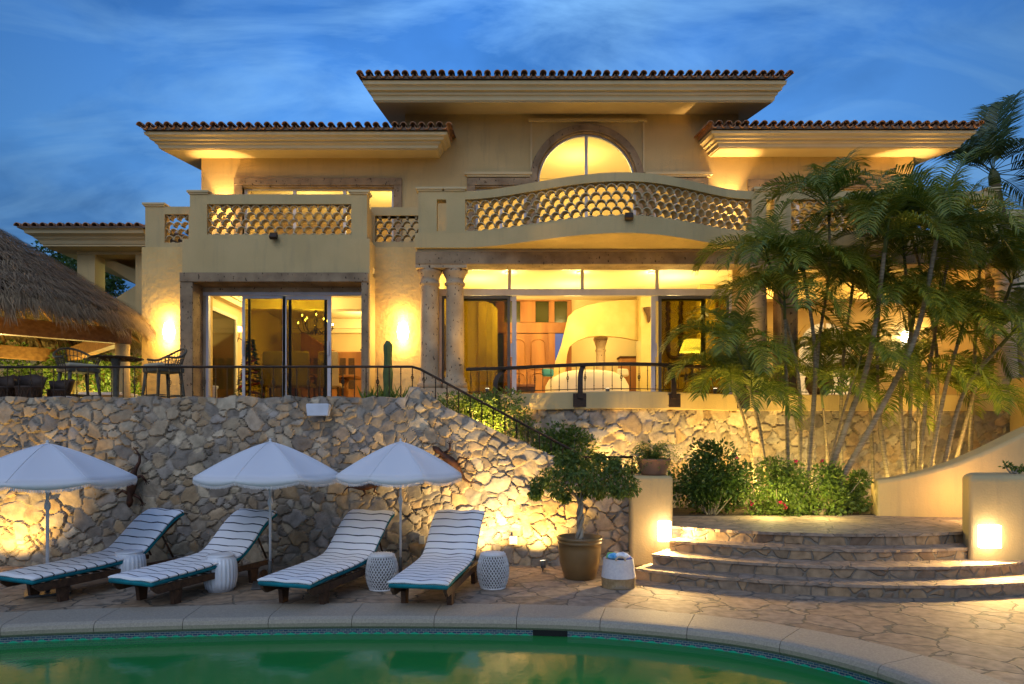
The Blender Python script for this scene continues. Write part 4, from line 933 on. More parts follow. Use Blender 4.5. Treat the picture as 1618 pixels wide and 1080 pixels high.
# ---- umbrellas
def make_umbrella():
    t = thing('beach_umbrella', 'x', 'umbrella', (0, 0, 0), 'white fringed umbrellas beside the loungers')
    ns, rr, zr, zt = 8, .93, 1.435, 1.855; sub = 8; rings = 10; ph = R(22.5)
    m = MB(); vs = []
    for k in range(rings + 1):
        f = k / rings
        for i in range(ns * sub):
            a = ph + 2*math.pi*i/(ns*sub); s = abs(((i / sub) % 1) - .5) * 2
            r = rr * f * (1 - .085*(1 - s*s)*f)
            z = zt - (zt - zr) * (f ** 1.32) - .034*(1 - s*s) * math.sin(math.pi*min(1, f*.9)) * f**.3
            vs.append((r*math.cos(a), r*math.sin(a), z))
    q = ns*sub
    m.add(vs, [(k*q+i, k*q+(i+1) % q, (k+1)*q+(i+1) % q, (k+1)*q+i) for k in range(rings) for i in range(q)], True)
    cn = m.build('canopy', m_canvas, t)
    sol = cn.modifiers.new('s', 'SOLIDIFY'); sol.thickness = .004
    # valance with scalloped lower edge and fringe
    v = MB(); A_, B_ = [], []
    for i in range(q + 1):
        a = ph + 2*math.pi*(i % q)/q; s = abs(((i / sub) % 1) - .5) * 2; r = rr * (1 - .075*(1 - s*s)) + .002
        A_.append((r*math.cos(a), r*math.sin(a), zr)); B_.append(((r + .006)*math.cos(a), (r + .006)*math.sin(a), zr - .04 - .055*(1 - s**2)))
    v.strip(A_, B_, True); vo = v.build('valance', m_canvas, t, recalc=False); vo.modifiers.new('s', 'SOLIDIFY').thickness = .003
    fr = MB(); rg = random.Random(3)
    for i in range(q):
        for j in range(7):
            g_ = (i + j/7); i0 = int(g_) % q; tt = g_ - int(g_); p0 = Vector(B_[i0]); p1 = Vector(B_[i0+1]); p = p0.lerp(p1, tt); e = (p1 - p0).normalized() * .005
            ln = .035 + rg.uniform(-.004, .006)
            fr.add([p - e, p + e, p + e*.4 + Vector((0, 0, -ln)), p - e*.4 + Vector((0, 0, -ln))], [(0, 1, 2, 3)])
    fr.build('fringe', m_canvas, vo, recalc=False)
    for i in range(ns):
        a = ph + 2*math.pi*i/ns; rb = MB(); pts = [(rr*f*.99*math.cos(a), rr*f*.99*math.sin(a), zt - (zt - zr)*(f**1.32) - .012) for f in [j/8 for j in range(9)]]
        rb.tube(pts, .005, 5); rb.build('rib', m_wpole, t)
    sm2 = MB()
    for i in range(ns):
        a = ph + 2*math.pi*i/ns; sm2.tube([(rr*f*math.cos(a), rr*f*math.sin(a), zt - (zt - zr)*(f**1.32) + .001) for f in [j/12 for j in range(13)]], .0045, 4)
    sm2.build('seams', m_canvas, cn)
    pl = MB(); pl.lathe([(.017, .30), (.017, 1.02), (.03, 1.05), (.034, 1.08), (.028, 1.12), (.017, 1.14), (.016, zt)], 14); pl.build('pole', m_wpole, t)
    fn = MB(); fn.lathe([(.035, zt - .015), (.03, zt + .0), (.012, zt + .015), (.02, zt + .03), (.006, zt + .045), (0, zt + .047)], 14); fn.build('finial', m_wpole, t)
    bs = MB(); bs.lathe([(.026, .03), (.027, .32), (.022, .325)], 14); bs.build('base_tube', m_alud, t)
    bp = MB(); bp.box(-.22, .22, -.22, .22, .006, .03); bp.build('base_plate', m_alud, t, bevel=.006)
    return t
m_canvas = LEAF('umbrella canvas', (0.82, 0.83, 0.85), (0.84, 0.84, 0.85), 0.85, 0.2); m_wpole = M('white enamel pole', (0.72, 0.72, 0.72), None, 3, .4)
u0 = make_umbrella()
UM = [(PX(427, 8.8), 8.8, (1, 1, 1), .3, 'white fringed umbrella standing between the second and third loungers, left of the overlapping pair'),
      (PX(633, 9.05), 9.05, (.92, .92, 1), .1, 'white fringed umbrella beside the rightmost lounger, its rim in front of a lizard ornament'),
      (PX(75, 8.4), 8.4, (1.08, 1.08, .99), .6, 'white fringed umbrella over the leftmost lounger, partly out of frame')]
for i, (x, y, s, rz, lab) in enumerate(UM):
    o = u0 if i == 0 else copy_tree(u0); place(o, x, y, 0, rz, s); o['label'] = lab
# ---- fluted ceramic stools
def make_fluted():
    t = thing('ceramic_stool', 'x', 'stool', (0, 0, 0), 'white fluted ceramic stools')
    m = MB(); pr_ = [(.165, 0), (.172, .03), (.178, .035), (.197, .12), (.203, .21), (.197, .32), (.18, .40), (.172, .405), (.172, .43)]
    vs = []; S = 96
    for r, z in pr_:
        for k in range(S):
            a = 2*math.pi*k/S; fl = .012*abs(math.sin(a*12)) if .03 < z < .405 else 0
            vs.append(((r - .012 + fl)*math.cos(a), (r - .012 + fl)*math.sin(a), z))
    n = len(pr_)
    m.add(vs, [(i*S+k, i*S+(k+1) % S, (i+1)*S+(k+1) % S, (i+1)*S+k) for i in range(n-1) for k in range(S)] + [tuple(reversed(range(S)))], True); m.build('body', m_ceram, t)
    m = MB(); m.lathe([(.161, .43), (.163, .445), (.15, .455), (.0, .458)], 48); m.build('seat', m_ceram, t); return t
s0 = make_fluted(); place(s0, PX(348.5, 8.55), 8.55); s0['label'] = 'fluted white ceramic stool in full view to the right of the second lounger'
s1 = copy_tree(s0, 'fluted white ceramic stool partly hidden behind the foot of the second lounger'); place(s1, PX(204, 8.8), 8.8, 0, .1)
# ---- wicker stools: basket weave made of real strands
def make_wicker():
    t = thing('wicker_stool', 'x', 'stool', (0, 0, 0), 'white woven wicker stools')
    def rad(z): return .145 + .055*math.sin(math.pi*min(max(z/.44, 0), 1)) ** .8
    m = MB(); S = 30
    for dr in (1, -1):
        for i in range(S):
            pts = []
            for j in range(15):
                z = .012 + .42*j/14; a = 2*math.pi*(i/S) + dr*z*3.4; pts.append(((rad(z) + .004*dr*(-1)**j)*math.cos(a), (rad(z) + .004*dr*(-1)**j)*math.sin(a), z))
            m.tube(pts, .0062, 4, cap=False)
    m.build('woven_body', m_wick, t, recalc=False)
    for z in (.01, .43): m = MB(); m.tube([((rad(z)+.003)*math.cos(2*math.pi*k/32), (rad(z)+.003)*math.sin(2*math.pi*k/32), z) for k in range(33)], .011, 6); m.build('rim', m_wick, t)
    m = MB(); m.lathe([(.145, .43), (.146, .445), (.12, .452), (0, .454)], 32)
    for i in range(9): m.tube([(-.14 + .035*i, -math.sqrt(max(.0001, .141**2 - (-.14+.035*i)**2)), .45), (-.14 + .035*i, math.sqrt(max(.0001, .141**2 - (-.14+.035*i)**2)), .45)], .007, 4)
    m.build('woven_seat', m_wick, t)
    m = MB(); m.lathe([(.12, .012), (.165, .2), (.13, .42)], 24); m.build('inner_liner', M('dark inner cane', (.22, .21, .19), None, 8, .9), t); return t  # liner darker than the woven strands
w0 = make_wicker(); place(w0, PX(603.5, 8.62), 8.62); w0['label'] = 'white woven wicker stool between the two right-hand loungers'
w1 = copy_tree(w0, 'white woven wicker stool to the right of the last lounger, near the big pot'); place(w1, PX(779, 8.7), 8.7, 0, .3)

# ---- leaves and bushes
def leafquad(m, p, d, n_, ln, wd):
    d = d.normalized(); s = d.cross(n_).normalized() * wd * .5; u = n_.normalized() * ln * .08
    m.add([p, p + d*ln*.45 + s - u, p + d*ln - u*2, p + d*ln*.45 - s - u, ], [(0, 1, 2, 3)])
def rv(rg): 
    v = Vector((rg.gauss(0, 1), rg.gauss(0, 1), rg.gauss(0, 1))); return v.normalized()
def bush(name, label, cat, c, rad, nl, ls, mat, seed, group=None, twigs=14, flowers=0, clumps=9, stem=m_twig, base=None):
    rg = random.Random(seed); c = Vector(c); b = Vector(base) if base else Vector((c.x, c.y, c.z - rad[2]))
    t = thing(name, label, cat, b, group)
    cl = []
    for i in range(clumps):
        v = rv(rg); f = rg.uniform(.35, .95); cl.append((c + Vector((v.x*rad[0]*f, v.y*rad[1]*f, v.z*rad[2]*f)), rg.uniform(.28, .5)))
    m = MB(); mr = sum(rad)/3
    for i in range(nl):
        q, s = cl[rg.randrange(clumps)]; v = rv(rg); f = rg.random() ** .4
        p = q + Vector((v.x*rad[0], v.y*rad[1], v.z*rad[2])) * s * f
        d = (v + Vector((0, 0, rg.uniform(-.5, .5))) + rv(rg)*.8); leafquad(m, p, d, rv(rg), ls*rg.uniform(.6, 1.25), ls*rg.uniform(.4, .6))
    m.build('foliage', mat, t, recalc=False)
    st_ = MB()
    for i in range(twigs):
        q, s = cl[i % clumps]; e = q + rv(rg)*mr*.3; mid = b.lerp(e, .5) + rv(rg)*mr*.12; st_.tube([b + Vector((rg.uniform(-.05, .05), rg.uniform(-.05, .05), 0)), mid, e], [.014, .009, .004], 5, cap=False)
    st_.build('stems', stem, t, recalc=False)
    for i in range(flowers):
        q, s = cl[rg.randrange(clumps)]; v = rv(rg); v.y = -abs(v.y); p = q + Vector((v.x*rad[0], v.y*rad[1], v.z*rad[2]))*s; fm = MB()
        for k in range(7): leafquad(fm, p + rv(rg)*.015, rv(rg), rv(rg), .05, .045)
        fm.build('flower', m_flower, t, recalc=False)
    return t
# ---- big glazed pot and its small tree
PXp, PDp = PX(916, 9.3), 9.3
pt = thing('plant_pot', 'large olive brown glazed pot holding a twisted ficus, against the stone wall', 'plant pot', (PXp, PDp, 0))
m = MB(); m.lathe([(.20, 0), (.215, .015), (.275, .22), (.292, .40), (.288, .47), (.302, .475), (.306, .50), (.296, .515), (.31, .53), (.315, .555), (.30, .57), (.275, .565), (.262, .50), (.25, .46)], 40, (PXp, PDp, 0)); m.build('pot', m_terra, pt)
m = MB(); m.lathe([(0, .485), (.262, .48)], 24, (PXp, PDp, 0)); m.build('soil', m_soil, pt)
rg = random.Random(11)
ft = thing('ficus_tree', 'small ficus with a pale braided trunk growing in the big glazed pot', 'tree', (PXp, PDp, .48))
m = MB()
for k in range(3):
    pts = []
    for j in range(15):
        z = .48 + .62*j/14; a = 2*math.pi*k/3 + j*.55; r_ = .03 + .008*math.sin(j); pts.append((PXp + r_*math.cos(a) + .01*j/14, PDp + r_*math.sin(a), z))
    m.tube(pts, [.028 - .008*j/14 for j in range(15)], 8)
for k in range(16):
    a = rg.uniform(0, 6.28); e = Vector((PXp + rg.uniform(.2, .62)*math.cos(a), PDp + .4*math.sin(a)*rg.uniform(.3, 1), rg.uniform(1.25, 1.62)))
    s_ = Vector((PXp, PDp, 1.05)); m.tube([s_, s_.lerp(e, .45) + Vector((0, 0, .07)), e], [.016, .009, .004], 5, cap=False)
m.build('trunk', m_twig, ft, recalc=False)
m = MB()
cl = [(Vector((PXp + dx_, PDp + dy_, z)), r_) for dx_, dy_, z, r_ in [(-.42,0,1.38,.15),(-.22,-.1,1.50,.17),(-.02,0,1.50,.17),(.18,-.1,1.47,.18),(.40,0,1.46,.17),(.60,.05,1.38,.15),(.70,0,1.24,.12),(-.56,0,1.28,.12),(-.60,0,1.16,.08),(-.1,-.2,1.38,.17),(.12,-.22,1.30,.14),(-.32,-.15,1.22,.12),(-.2,0,1.12,.08),(.36,-.15,1.26,.15),(.52,-.1,1.2,.1),(.28,.1,1.16,.08),(0,.2,1.5,.2),(-.08,0,1.66,.11),(-.26,0,1.62,.09),(.28,.1,1.64,.10),(.48,.05,1.58,.08),(.08,0,1.2,.1)]]
for i in range(5600):
    q, s = cl[rg.randrange(len(cl))]; v = rv(rg); p = q + v * s * rg.random()**.45
    leafquad(m, p, v*.5 + Vector((0, 0, -.7)) + rv(rg)*.5, rv(rg), rg.uniform(.045, .078), rg.uniform(.022, .034))
m.build('crown', LEAF('ficus leaf', (0.06, 0.11, 0.014), (0.16, 0.22, 0.035)), ft, recalc=False)
# ---- towel basket
bx, by_ = PX(977, 8.75), 8.75
bk = thing('towel_basket', 'white and tan woven rope basket beside the steps', 'basket', (bx, by_, 0))
def rope(z0, z1, r0, r1, mat, name, bulg=0.0):
    m = MB(); n_ = int((z1 - z0)/.012)
    for i in range(n_):
        f = (i + .5)/n_; z = z0 + (z1-z0)*f; r_ = r0 + (r1-r0)*f
        m.tube([(bx + r_*math.cos(2*math.pi*k/36), by_ + r_*.92*math.sin(2*math.pi*k/36), z) for k in range(37)], .0068, 5, cap=False)
    return m.build(name, mat, bk, recalc=False)
rope(.0, .13, .205, .212, M('tan jute rope', (.40, .29, .15), (.3, .21, .1), 30, .95), 'jute_base'); rope(.13, .37, .212, .185, M('white cotton rope', (.72, .70, .68), (.62, .6, .6), 30, .95), 'cotton_body')
m = MB(); m.lathe([(0, .34), (.18, .33), (.2, .01), (0, .006)], 24, (bx, by_, 0)); m.build('lining', m_linen, bk)
for sx in (-1, 1):
    m = MB(); m.tube([(bx + .06*math.cos(a) + sx*.0, by_ + sx*-.17, .36 + .055*math.sin(a)) for a in [math.pi*k/8 for k in range(9)]], .012, 6); m.build('handle', m_linen, bk)
cols = [((.05, .12, .5), 'blue'), ((.55, .12, .2), 'red and white'), ((.10, .45, .12), 'green'), ((.03, .25, .55), 'bright blue'), ((.5, .5, .6), 'pale lilac')]
for i, ((r_, g_, b_), nm) in enumerate(cols):
    a = i*1.3; c_ = Vector((bx + .085*math.cos(a), by_ + .08*math.sin(a), .365 + .012*i)); m = MB(); rr = random.Random(i)
    vs = []; 
    for u in range(9):
        for v in range(14):
            th = math.pi*u/8; ph_ = 2*math.pi*v/14; k = 1 + .22*math.sin(3*ph_ + i) * math.sin(th) + rr.uniform(-.06, .06)
            vs.append((c_.x + .085*k*math.sin(th)*math.cos(ph_), c_.y + .07*k*math.sin(th)*math.sin(ph_), c_.z + .042*math.cos(th)*k))
    m.add(vs, [(u*14+v, u*14+(v+1) % 14, (u+1)*14+(v+1) % 14, (u+1)*14+v) for u in range(8) for v in range(14)], True)
    tag(m.build('rolled_towel', M(nm + ' towel', (r_, g_, b_), (min(1, r_*1.8 + .2), min(1, g_*1.6 + .2), min(1, b_*1.3 + .15)), 14, .95, 60, .5, dist=.005)), 'crumpled ' + nm + ' towel in the rope basket', 'towel', 'towels in the basket')

# ================================================================ STEP PILLARS AND LIGHTS
def rounded_pillar(name, label, x0, x1, y0, y1, z0, z1, bev=.05):
    t = thing(name, label, 'pillar', ((x0+x1)/2, (y0+y1)/2, z0)); m = MB(); m.box(x0, x1, y0, y1, z0, z1); m.build('body', m_stucco, t, bevel=bev, seg=4); return t
lp_ = rounded_pillar('stucco_pillar', 'cream stucco pillar left of the steps with a fern bowl on top', PX(996, 10.05), PX(1064, 10.05), 10.05, 10.75, 0, PZ(752, 10.05))
rp_ = thing('stucco_pillar', 'broad cream stucco pillar right of the steps with a lit cube lamp', 'pillar', (6.7, 9.3, 0))
MB().prism([(6.07, 9.0), (7.6, 8.95), (8.1, 9.5), (7.9, 9.95), (6.6, 9.85), (6.35, 9.55)], 0, PZ(751, 9.0), 'z').build('body', m_stucco, rp_, bevel=.08, seg=5)
m_lampw = EM('lit opal shade', (1.0, .90, .68), 7.0)
def step_lamp(x0, x1, y, z0, z1, label, w, aim=0):
    t = thing('wall_lamp', label, 'lamp', ((x0+x1)/2, y, z0), 'glowing square lamps on the step pillars')
    m = MB(); m.box(x0, x1, y - .10, y - .012, z0, z1); m.build('shade', m_lampw, t, bevel=.012)
    m = MB(); m.box(x0 + .02, x1 - .02, y - .011, y - .001, z0 + .02, z1 - .02); m.build('back_plate', m_alu, t)
    cx_ = (x0+x1)/2; spot((cx_, y - .13, (z0+z1)/2), (cx_ + aim, y - 1.2, (z0+z1)/2 - .35), w*4.6, 172, .5, (1, .64, .22), .07)
    point((cx_, y - .35, (z0+z1)/2), w*.10, (1, .64, .22), .08); return t
step_lamp(PX(1040, 9.98), PX(1060, 9.98), 10.04, PZ(855, 9.98), PZ(823, 9.98), 'glowing upright rectangular lamp on the pillar left of the steps', 62, .5)
step_lamp(PX(1547, 8.95), PX(1578, 8.95), 8.99, PZ(865, 8.95), PZ(829, 8.95), 'glowing square lamp on the pillar right of the steps', 62, -.3)
# stone ledge under the left lamp
# fern bowl
fx, fy, fz = PX(1033, 10.35), 10.35, PZ(752, 10.05)
fb = thing('plant_bowl', 'terracotta bowl on the left step pillar', 'plant pot', (fx, fy, fz)); m = MB(); m.lathe([(.17, 0), (.185, .01), (.19, .05), (.255, .22), (.26, .245), (.24, .25), (.22, .2)], 32, (fx, fy, fz + .002)); m.build('bowl', m_terra2, fb)
m = MB(); m.lathe([(0, .215), (.228, .21)], 20, (fx, fy, fz)); m.build('soil', m_soil, fb)
fe = thing('fern', 'feathery green fern spilling over the bowl on the left pillar', 'plant', (fx, fy, fz + .2)); m = MB(); rg = random.Random(21)
for i in range(130):
    a = rg.uniform(0, 6.28); rr = rg.uniform(.2, .56); up = rg.uniform(.06, .34); P = []
    for j in range(10):
        f = j/9; P.append(Vector((fx + rr*f*math.cos(a), fy + rr*f*.8*math.sin(a), fz + .22 + up*math.sin(f*2.2)*1.1 - .34*f**3*(rr/.5) * rg.uniform(.85, 1.1))))
    for j in range(1, 10):
        d = (P[j] - P[j-1]).normalized(); s = d.cross(Vector((0, 0, 1))).normalized()
        for sgn in (-1, 1):
            for q in (0, .5): leafquad(m, P[j-1].lerp(P[j], q), (s*sgn + d*.6 + rv(rg)*.4), Vector((0, 0, 1)) + rv(rg)*.4, rg.uniform(.04, .07)*(1.15 - j/14), .015)
m.build('fronds', m_fern, fe, recalc=False)
# right curved garden wall
cwp = [(6.14, 11.35), (7.0, 11.15), (7.9, 11.1), (8.8, 11.15), (9.7, 11.3), (11, 11.6)]
cpts = catmull([Vector((*p_, 0)) for p_ in cwp], 8, False)
def cz(x): return float(np.interp(x, [6.14, 6.4, 6.8, 7.3, 7.85, 8.45, 9.2, 10, 11], [1.20, 1.24, 1.34, 1.49, 1.72, 2.0, 2.3, 2.5, 2.6]))
cw = thing('curved_garden_wall', 'smooth cream stucco wall sweeping upward to the right above the landing', 'wall', (6.2, 11.3, .61)); m = MB()
cs = [];
for i, p_ in enumerate(cpts):
    d = (cpts[min(i+1, len(cpts)-1)] - cpts[max(i-1, 0)]).normalized(); nn = Vector((d.y, -d.x, 0)); z = cz(p_.x)
    th = .42; sec = [(0, .3), (0, z - .06), (.02, z - .02), (.06, z), (th - .06, z), (th - .02, z - .02), (th, z - .06), (th, .3)]
    cs.append([p_ - nn*o_ + Vector((0, 0, zz_)) for o_, zz_ in sec])
k = 8; n_ = len(cs)
m.add([v for r_ in cs for v in r_], [(i*k+j, i*k+j+1, (i+1)*k+j+1, (i+1)*k+j) for i in range(n_-1) for j in range(k-1)] + [tuple(range(k)), tuple((n_-1)*k+j for j in reversed(range(k)))])
o_ = m.build('body', m_stucco, cw, bevel=.03)
# tall warm wall behind it
tag(MB().box(9.75, 10.15, 12.2, 13.3, .4, 3.05).build('side_wall_block', m_stucco_rough, bevel=.04), 'tall narrow yellow-lit stucco wall at the right edge behind the palms', 'wall')
point((9.3, 11.9, 2.5), 14, WARM)
# outlet boxes, speaker
def small_box(name, label, cat, x0, x1, z0, z1, y, d, mat, bev=.01):
    o = MB().box(x0, x1, y - d, y, z0, z1).build(name, mat, bevel=bev); return tag(o, label, cat)
m_pl = M('white plastic', (.72, .73, .76), None, 4, .5)
WY = 10.13
small_box('outlet_box', 'small pale outlet box low on the bright part of the stone wall', 'outlet', PX(805, WY), PX(817, WY), PZ(859, WY), PZ(846, WY), WY, .07, m_pl)
small_box('outlet_box', 'small dull outlet box low on the dark stone wall between the last two loungers', 'outlet', PX(662, WY), PX(672, WY), PZ(859, WY), PZ(846, WY), WY, .05, M('grey plastic', (.3, .3, .3), None, 4, .5))
sp = thing('outdoor_speaker', 'white outdoor speaker mounted high on the stone wall', 'speaker', (PX(506, WY), WY, PZ(648, WY)))
m = MB(); a, b, c_, d_ = PX(488, WY), PX(524, WY), PZ(657, WY), PZ(638, WY)
m.prism([(a + .01, d_), (b - .01, d_), (b, d_ - .03), (b - .015, c_), (a + .02, c_ - .005), (a, d_ - .03)], WY - .16, WY - .03); m.build('housing', m_pl, sp, bevel=.012)
m = MB(); m.box((a+b)/2 - .04, (a+b)/2 + .04, WY - .03, WY + .03, c_ + .03, d_ - .03); m.build('bracket', m_alud, sp)
# black spotlights under the balustrades
def flood(x, y, z, label):
    t = thing('flood_light', label, 'spotlight', (x, y, z)); m = MB(); m.obox((x, y - .10, z), (.16, .09, .12), (R(-25), 0, 0)); m.build('head', m_iron, t, bevel=.01)
    m = MB(); m.tube([(x, y, z + .04), (x, y - .05, z + .02), (x, y - .09, z)], .015, 8); m.lathe([(.05, -.01), (.05, .02)], 16, (x, y - .012, z + .04)); m.build('bracket', m_iron, t)
flood(PX(435, 14.4), 14.39, PZ(375, 14.4), 'black floodlight under the left bay balustrade'); flood(PX(992, 13.2), 13.17, PZ(345, 13.2), 'black floodlight on the middle of the bulging balcony')

# ---- lizard wall ornaments
def lizard(cx, cz_, ang, s, label, seed, side=1):
    t = thing('lizard_ornament', label, 'wall ornament', (cx, WY - .03, cz_), 'metal lizard wall ornaments'); y = WY - .045
    ca, sa = math.cos(ang), math.sin(ang)
    def q(u, v, dy=0): return (cx + (u*ca - v*sa)*s, y - dy*s, cz_ + (u*sa + v*ca)*s)
    m = MB()
    body = [(.50, 0), (.44, 0), (.36, .0), (.28, -.01), (.15, .0), (0, .0), (-.14, 0), (-.25, .01), (-.36, .05), (-.48, .10), (-.60, .09), (-.70, .02), (-.78, -.07)]
    rad = [.015, .055, .07, .05, .08, .105, .09, .058, .042, .032, .024, .016, .006]
    m.tube([q(u, v, .02) for u, v in body], [r_*s for r_ in rad], 12)
    m.build('body', m_liz, t)
    for (u0, v0, u1, v1, u2, v2) in ((.22, .04, .26, .19, .36, .25), (.22, -.04, .16, -.18, .24, -.27), (-.14, .05, -.20, .19, -.10, .27), (-.14, -.05, -.10, -.19, -.22, -.25)):
        l_ = MB(); l_.tube([q(u0, v0, .0), q(u1, v1, .03), q(u2, v2, 0)], [.038*s, .030*s, .02*s], 8)
        for k in range(4):
            a = math.atan2(v2 - v1, u2 - u1) + (k - 1.5)*.55; l_.tube([q(u2, v2), q(u2 + .07*math.cos(a), v2 + .07*math.sin(a))], [.009*s, .007*s], 5); l_.lathe([(0, -.014*s), (.014*s, 0), (0, .014*s)], 8, q(u2 + .075*math.cos(a), v2 + .075*math.sin(a)))
        l_.build('leg', m_liz, t)
    m = MB()
    for k in range(3): m.tube([q(.12 - .13*k + .02*math.cos(3.14*j/6)*0, -.06 + .12*j/6, .062 + .015*math.sin(math.pi*j/6)) for j in range(7)], .006, 4)
    m.build('painted_bands', M('pale paint', (.4, .33, .22), None, 5, .7), t); return t
m_liz = M('rusted painted metal', (.09, .032, .014), (.025, .012, .008), 14, .6, 40, .4, dist=.004)
lizard(PX(212, WY), PZ(764, WY), R(-97), .70, 'rust brown metal lizard on the stone wall beside the left umbrella, head down', 1)
lizard(PX(712, WY), PZ(728, WY), R(140), .68, 'metal lizard on the stone wall behind the right rim of the last umbrella', 2)
lizard(PX(582, WY), PZ(768, WY), R(12), .50, 'metal lizard mostly hidden behind the last umbrella, tail showing at its left', 3)
# ground floodlights
def ground_spot(x, y, tx, ty, tz, w, label, ang=80, z=.0, col=WARM):
    t = thing('garden_spotlight', label, 'spotlight', (x, y, z), 'small garden spotlights')
    d = (Vector((tx, ty, tz)) - Vector((x, y, z + .12))).normalized(); m = MB(); p = Vector((x, y, z + .12)); m.tube([p - d*.07, p + d*.03], [.035, .045], 14); m.build('head', m_alud, t)
    m = MB(); m.tube([(x, y, z), (x, y, z + .1)], .009, 6); m.build('stake', m_alud, t)
    m = MB(); m.tube([p + d*.031, p + d*.034], .038, 14); m.build('lens', EM('lit lens', (1, .85, .55), 5), t)
    spot(p + d*.06, p + d*2, w, ang, .7, col); return t

# ================================================================ IRON RAILINGS
def baluster(m, p, h, knot=False, twist=True, r=.008):
    x, y, z = p; m.tube([(x, y, z), (x, y, z + h)], r, 4, cap=False)
    if knot:
        for k in range(4):
            a = math.pi/4 + k*math.pi/2; m.tube([(x, y, z + h*.42), (x + .026*math.cos(a), y + .026*math.sin(a), z + h*.5), (x + .026*math.cos(a), y + .026*math.sin(a), z + h*.56), (x, y, z + h*.64)], .0045, 4, cap=False)
        for q in (.40, .66): m.lathe([(0, -.014), (.014, -.005), (.014, .005), (0, .014)], 8, (x, y, z + h*q))
    elif twist:
        for q in (.2, .8): m.lathe([(0, -.014), (.012, -.004), (.012, .004), (0, .014)], 6, (x, y, z + h*q))
tr_ = thing('terrace_railing', 'dark wrought iron railing on top of the stone wall, running down beside the stair', 'railing', (0, 10.33, 2.5))
ry = 10.33
rp = [(-12.4, 2.97), (PX(651, ry), PZ(579, ry)), (PX(664, ry), PZ(583, ry)), (PX(925, ry), PZ(722, ry)), (PX(1000, ry), PZ(722, ry))]
m = MB(); m.tube([(x, ry, z) for x, z in rp], .019, 8); m.build('handrail', m_iron, tr_)
x = -7.75; i = 0
sp_x = []
while x < PX(1000, ry):
    sp_x.append(x); x += .175
for i, x in enumerate(sp_x):
    zt_2 = float(np.interp(x, [a for a, _ in rp], [b for _, b in rp])); zb_2 = stair_top(x + 12.5) + .0
    m = MB(); baluster(m, (x, ry, zb_2), zt_2 - zb_2 - .01, i % 3 == 0 or i % 7 == 2); m.build('baluster', m_iron, tr_, recalc=False)
# big curved railing with broad posts
br_ = thing('balcony_railing', 'curved black iron railing with thick bolted posts on the living room terrace', 'railing', (PX(975, 12.6), 12.5, 2.75))
def rz(x): return 3.27
xs = [PX(735, 13.2) + (PX(1300, 13.3) - PX(735, 13.2))*i/50 for i in range(51)]
m = MB(); A_ = []
for x in xs: A_.append((x, ly(x) + .06, 3.25))
n_ = len(A_); w_ = .055
m.add([(x, y + dy, z + dz) for x, y, z in A_ for dy, dz in ((-w_, -.03), (-w_, .03), (w_, .03), (w_, -.03))], [(i*4+j, i*4+(j+1) % 4, (i+1)*4+(j+1) % 4, (i+1)*4+j) for i in range(n_-1) for j in range(4)] + [(3, 2, 1, 0), (4*n_-4, 4*n_-3, 4*n_-2, 4*n_-1)])
m.build('handrail', m_iron, br_, bevel=.008)
m = MB(); m.tube([(x, ly(x) + .06, 2.80) for x in xs], .009, 5); m.build('lower_rail', m_iron, br_)
cu = 0; nxt = .1; ii = 0
for j in range(1, 51):
    p0, p1 = Vector(A_[j-1]), Vector(A_[j]); L_ = (p1 - p0).length
    while nxt < cu + L_:
        p = p0.lerp(p1, (nxt - cu)/L_); m = MB(); baluster(m, (p.x, p.y, 2.775), .45, ii % 2 == 0 and ii % 6 != 4, r=.007); m.build('baluster', m_iron, br_, recalc=False); nxt += .165; ii += 1
    cu += L_
for px in (782, 915, 1062, 1190):
    x = PX(px, 12.7); y = ly(x); m = MB(); side = (px - 975)/110
    # post curving out and down to a plate bolted to the slab face
    pts = [(x + (-.10*side if abs(side) > .4 else 0), y + .06, 3.22), (x + (-.03*side if abs(side) > .4 else 0), y + .00, 3.10), (x, y - .045, 2.95), (x, y - .05, 2.62)]
    pts = catmull([Vector(p) for p in pts], 6, False)
    m.add([(p.x + dx_, p.y + dy_, p.z) for p in pts for dx_, dy_ in ((-.045, -.03), (.045, -.03), (.045, .03), (-.045, .03))], [(i*4+j, i*4+(j+1) % 4, (i+1)*4+(j+1) % 4, (i+1)*4+j) for i in range(len(pts)-1) for j in range(4)] + [(0, 1, 2, 3), tuple(4*len(pts)-4+j for j in (3, 2, 1, 0))])
    po = m.build('post', m_iron, br_, bevel=.006)
    m = MB(); m.box(x - .13, x + .13, y - .035, y - .012, 2.47, 2.72)
    for a in (-.1, .1):
        for b in (2.5, 2.69): m.lathe([(.014, 0), (.010, .01), (0, .012)], 8, (x + a, y - .04, b))
    m.build('fixing_plate', m_iron, po, bevel=.003)

